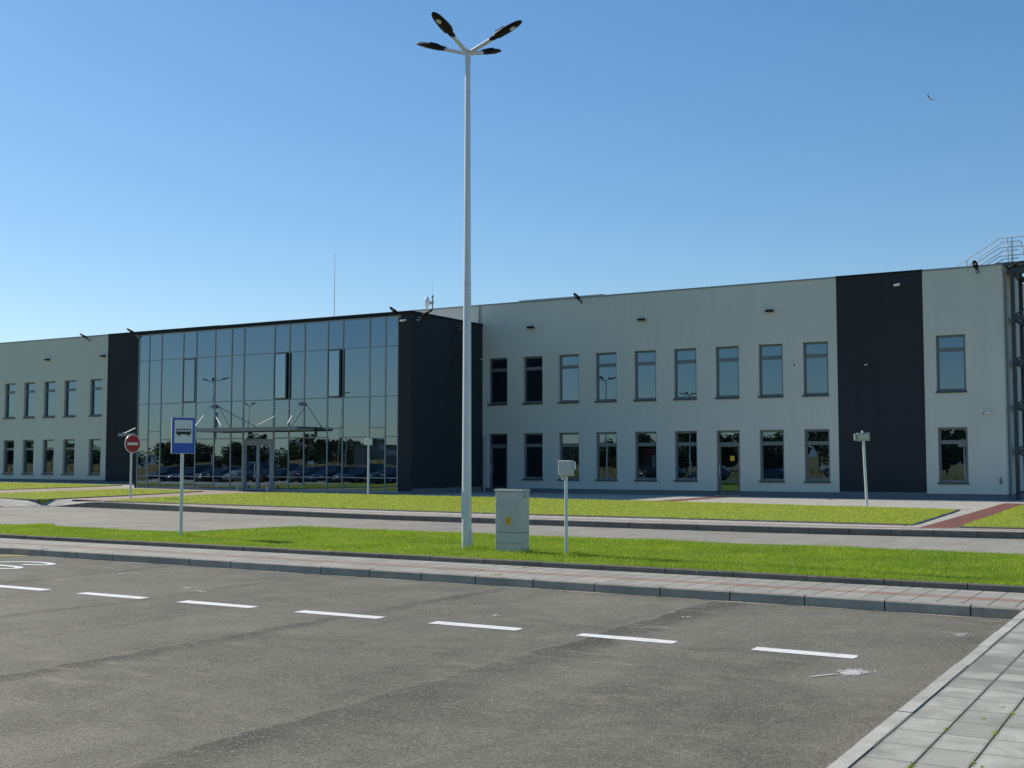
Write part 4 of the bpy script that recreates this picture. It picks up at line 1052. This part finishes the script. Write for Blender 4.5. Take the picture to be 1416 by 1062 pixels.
for k, (x,y,p) in enumerate(((-38.0,-3.5,'grey'),(-33.0,-4.2,'teal'),(-26.6,-5.5,'silver'),(-42.5,-3.2,'black'),(-22,-5,'grey'))):
    nm = dict(cl)[p]
    c_ = dup(protos[p], None, (x,y,0), (0,0,R(180 if k%2 else 170)), f'{nm} car at the far side of the car park, {["fourth","third","second","fifth","first"][k]} from the right')

def make_tree(name, label, h, rad, nleaf, seed, loc, sparse=False):
    r2 = np.random.default_rng(seed); r_ = thing(name, label, 'tree', loc, (0,0,0), 'trees beyond the dry field')
    t_ = MB(); t_.tube([(0,0,-.1),(.05,.02,h*.3),(.0,.06,h*.62)],[.16,.11,.06],7)
    for k in range(6 if not sparse else 10):
        a=r2.uniform(0,6.28); z0=h*r2.uniform(.3,.6); t_.tube([(0,0,z0),(math.cos(a)*rad*.4,math.sin(a)*rad*.4,z0+h*.16),(math.cos(a)*rad*.75,math.sin(a)*rad*.75,z0+h*.3)],[.05,.035,.015],5)
    t_.build('trunk',M['bark'],r_)
    nc = 14 if not sparse else 16; cen = np.stack([r2.normal(0,rad*.42,nc), r2.normal(0,rad*.42,nc), h*r2.uniform(.34,.9,nc)],1); cr = rad*r2.uniform(.28,.5,nc)*(1 if not sparse else .62)
    ci = r2.integers(0,nc,nleaf); d = r2.normal(0,1,(nleaf,3)); d/=np.linalg.norm(d,axis=1)[:,None]; p = cen[ci]+d*(cr[ci]*r2.uniform(.5,1.05,nleaf))[:,None]
    p = p[p[:,2]>h*.12]
    mb=MB(); 
    for q in p:
        u=Vector(r2.normal(0,1,3)).normalized(); v=u.orthogonal().normalized(); s_=r2.uniform(.12,.24)*(h/6)**.5*(1 if sparse else 1.45); q=Vector(q)
        mb.v += [tuple(q-u*s_),tuple(q+v*s_*.6),tuple(q+u*s_),tuple(q-v*s_*.6)]; b=len(mb.v)-4; mb.f.append([b,b+1,b+2,b+3]); mb.mi.append(0); mb.sm.append(False)
    mb.build('crown',M['leaf'],r_); return r_
tp = [make_tree('broadleaf_tree','round dark tree beyond the dry field, mirrored in the low windows',4.6,2.2,2600,1,(-62,-38,0)),
      make_tree('broadleaf_tree','wide bushy tree beyond the dry field',4.0,2.9,2800,2,(-75,-40,0)),
      make_tree('broadleaf_tree','slim open crowned tree behind the parked cars',5.2,1.6,900,3,(-84,-16,0),True),
      make_tree('hedge_bush','low dark bush of the field hedge',2.4,2.6,2200,4,(-90,-45,0))]
k = 0
for (x0,y0,x1,y1,n,kinds) in ((-190,-48,-112,-62,22,(3,3,3,1)),(-112,-64,-62,-66,16,(3,3,3,3)),(-64,-50,-44,-54,11,(0,1,0)),(-36,-42,-12,-50,9,(0,1,0,1)),(-10,-60,30,-66,10,(1,0,3)),(-190,10,-165,-25,8,(1,0,3))):
    for i in range(n):
        f0 = (i+rng.uniform(-.3,.3))/max(1,n-1); s_ = rng.uniform(.8,1.25); tr = tp[kinds[k % len(kinds)]]; k += 1; zb_ = .7 if x0 < -100 else .35 if x0 < -64 else 0
        d = dup(tr, None, (x0+(x1-x0)*f0+rng.normal(0,1), y0+(y1-y0)*f0+rng.normal(0,2.5), zb_), (0,0,rng.uniform(0,6.28)), f'{["round dark tree","wide bushy tree","slim open tree","low dark bush"][kinds[(k-1)%len(kinds)]]} beyond the dry field in the tree line')
        d.scale = (s_,s_,s_*rng.uniform(.85,1.15))
for (x,y,s_) in ((-88,-12,.9),(-74.5,-6,.8),(-98,-12,.75)):
    d = dup(tp[2], None, (x,y,0), (0,0,rng.uniform(0,6)), 'slim open crowned tree standing behind the parked car row'); d.scale=(s_,s_,s_)
for (x,y,s_) in ((-103,-16,.9),(-100,-22,.8)):
    d = dup(tp[0], None, (x,y,0), (0,0,rng.uniform(0,6)), 'round dark tree behind the parked car row'); d.scale=(s_,s_,s_)
H_ = thing('warehouse', 'grey metal warehouse across the field, mirrored right on the glass front', 'building', (-106,-50,0), (0,0,R(-38)))
mb = MB(); mb.box(0,-24,0,42,0,7.4)
for k in range(42): mb.box(k+.3,0,0,k+.6,.06,7.3)
H_.scale = (1,1,.5); mb.build('wall', M['hangar'], H_); mb = MB(); mb.prism([(-.3,-24.3),(42.3,-24.3),(42.3,.3),(-.3,.3)], 7.41, 7.8); mb.build('roof', M['steel'], H_)
mb = MB(); mb.box(4,.07,4.8,7,.12,6.2); mb.build('facade_panel', M['white'], H_)
P_ = thing('roadside_pavilion', 'small open pavilion with white columns and a red fascia across the field', 'pavilion', (-61,-41.5,0), (0,0,R(-20)))
mb = MB(); mb.box(-1.6,-1.2,2.6,1.6,1.2,3.3); mb.build('roof', M['signred'], P_)
for x in (-1.3,.9):
    mb = MB(); mb.tube([(x,.9,0),(x,.9,2.6)], [.16,.3], 10); mb.build('column', M['white'], P_)
mb = MB(); mb.box(-1.5,-1.1,0,1.5,-1.0,2.59); mb.build('back_wall', M['frame'], P_)
# gentle bank of the field behind the parked cars
def bank_z(x, y):
    u = min(1, max(0, (7-y)/8)); v = min(1, max(0, (-52-x)/14)); u = u*u*(3-2*u); v = v*v*(3-2*v)
    return -.055+.75*u*v
mb = MB(); gx = np.linspace(-230,-50,61); gy_ = np.linspace(-90,8,40)
vs = [(x,y,bank_z(x,y)) for y in gy_ for x in gx]; nx = len(gx)
mb.add(vs, [(j*nx+i,j*nx+i+1,(j+1)*nx+i+1,(j+1)*nx+i) for j in range(len(gy_)-1) for i in range(nx-1)], 0, True)
mb.build('field_bank', M['ground'], kind='structure')
# far grass of the dry field: one mass of tall straw
N = 60000; fx = rng.uniform(-170,10,N); fy = rng.uniform(-40,7,N); keep = ~((fx > -62) & (fy > -9.5)); fx, fy = fx[keep], fy[keep]; fz = np.array([bank_z(a,b) if a < -50 else -.06 for a,b in zip(fx,fy)])
hh = rng.uniform(.2,.6,len(fx)); an = rng.uniform(0,6.28,len(fx)); V = np.empty((len(fx),3,3)); w=.09
V[:,0]=np.stack([fx-np.cos(an)*w,fy-np.sin(an)*w,fz],1); V[:,1]=np.stack([fx+np.cos(an)*w,fy+np.sin(an)*w,fz],1); V[:,2]=np.stack([fx+rng.normal(0,.15,len(fx)),fy+rng.normal(0,.15,len(fx)),fz+hh],1)
me = bpy.data.meshes.new('dry_grass'); me.from_pydata(V.reshape(-1,3).tolist(), [], np.arange(3*len(fx)).reshape(-1,3).tolist()); me.materials.append(m_grass('straw',(.42,.32,.15),(.50,.40,.2),(.3,.25,.1)))
o = bpy.data.objects.new('dry_grass', me); COL.objects.link(o); tag(o, 'tall straw coloured grass on the field across the car park', 'grass', None, 'stuff')
# low hills on the horizon behind
mb = MB(); n = 70
for i in range(n):
    a0, a1 = R(150+170*i/n), R(150+170*(i+1)/n)
    def hz(a): return 9+4*math.sin(a*5)+2.5*math.sin(a*11+1)+1.3*math.sin(a*23)
    for (ra,za,rb,zb) in ((780,0,860,1),):
        mb.add([(780*math.cos(a0),780*math.sin(a0),-1),(780*math.cos(a1),780*math.sin(a1),-1),(860*math.cos(a1),860*math.sin(a1),hz(a1)),(860*math.cos(a0),860*math.sin(a0),hz(a0))], [(0,1,2,3)])
mb.build('hills', m_simple('hazy_hills', (.20,.25,.30), .95, 0, .1, .01), kind='structure')

# ------------------------------------------------------------------ light, sky, camera
EL, AZ = R(37), R(277)          # sun low-ish, left of the picture and just behind the facade plane
w = bpy.data.worlds.new('World'); scene.world = w; w.use_nodes = True
nt = w.node_tree; bg = nt.nodes['Background']; sky = nt.nodes.new('ShaderNodeTexSky')
sky.sky_type = 'NISHITA'; sky.sun_disc = False; sky.sun_elevation = EL; sky.sun_rotation = AZ
sky.altitude = 100; sky.air_density = 1.0; sky.dust_density = .25; sky.ozone_density = 2.4
hs = nt.nodes.new('ShaderNodeHueSaturation'); hs.inputs['Saturation'].default_value = 1.27; nt.links.new(sky.outputs[0], hs.inputs['Color'])
gm = nt.nodes.new('ShaderNodeGamma'); gm.inputs['Gamma'].default_value = .80; nt.links.new(hs.outputs[0], gm.inputs['Color'])
mu = nt.nodes.new('ShaderNodeMix'); mu.data_type = 'RGBA'; mu.blend_type = 'MULTIPLY'; mu.inputs[0].default_value = 1; mu.inputs[7].default_value = (1.02,1.12,1.20,1); nt.links.new(gm.outputs[0], mu.inputs[6])
nt.links.new(mu.outputs[2], bg.inputs['Color']); bg.inputs['Strength'].default_value = .145
sd = bpy.data.lights.new('sun', 'SUN'); sd.energy = 5.0; sd.angle = R(.53); sd.color = (1,.92,.765)
so = bpy.data.objects.new('sun', sd); COL.objects.link(so)
sdir = Vector((math.sin(AZ)*math.cos(EL), math.cos(AZ)*math.cos(EL), math.sin(EL)))
so.rotation_euler = sdir.to_track_quat('Z','Y').to_euler(); so.location = sdir*60
cd = bpy.data.cameras.new('camera'); co = bpy.data.objects.new('camera', cd); COL.objects.link(co)
cd.sensor_width = 36; cd.lens = 1633/1416*36; cd.clip_start = .1; cd.clip_end = 3000
co.location = (0,0,1.6); co.rotation_euler = (R(90+3.749), 0, R(30.5)); scene.camera = co
scene.view_settings.view_transform = 'Standard'; scene.view_settings.look = 'None'; scene.view_settings.exposure = 0; scene.view_settings.gamma = 1
scene.render.engine = 'CYCLES'
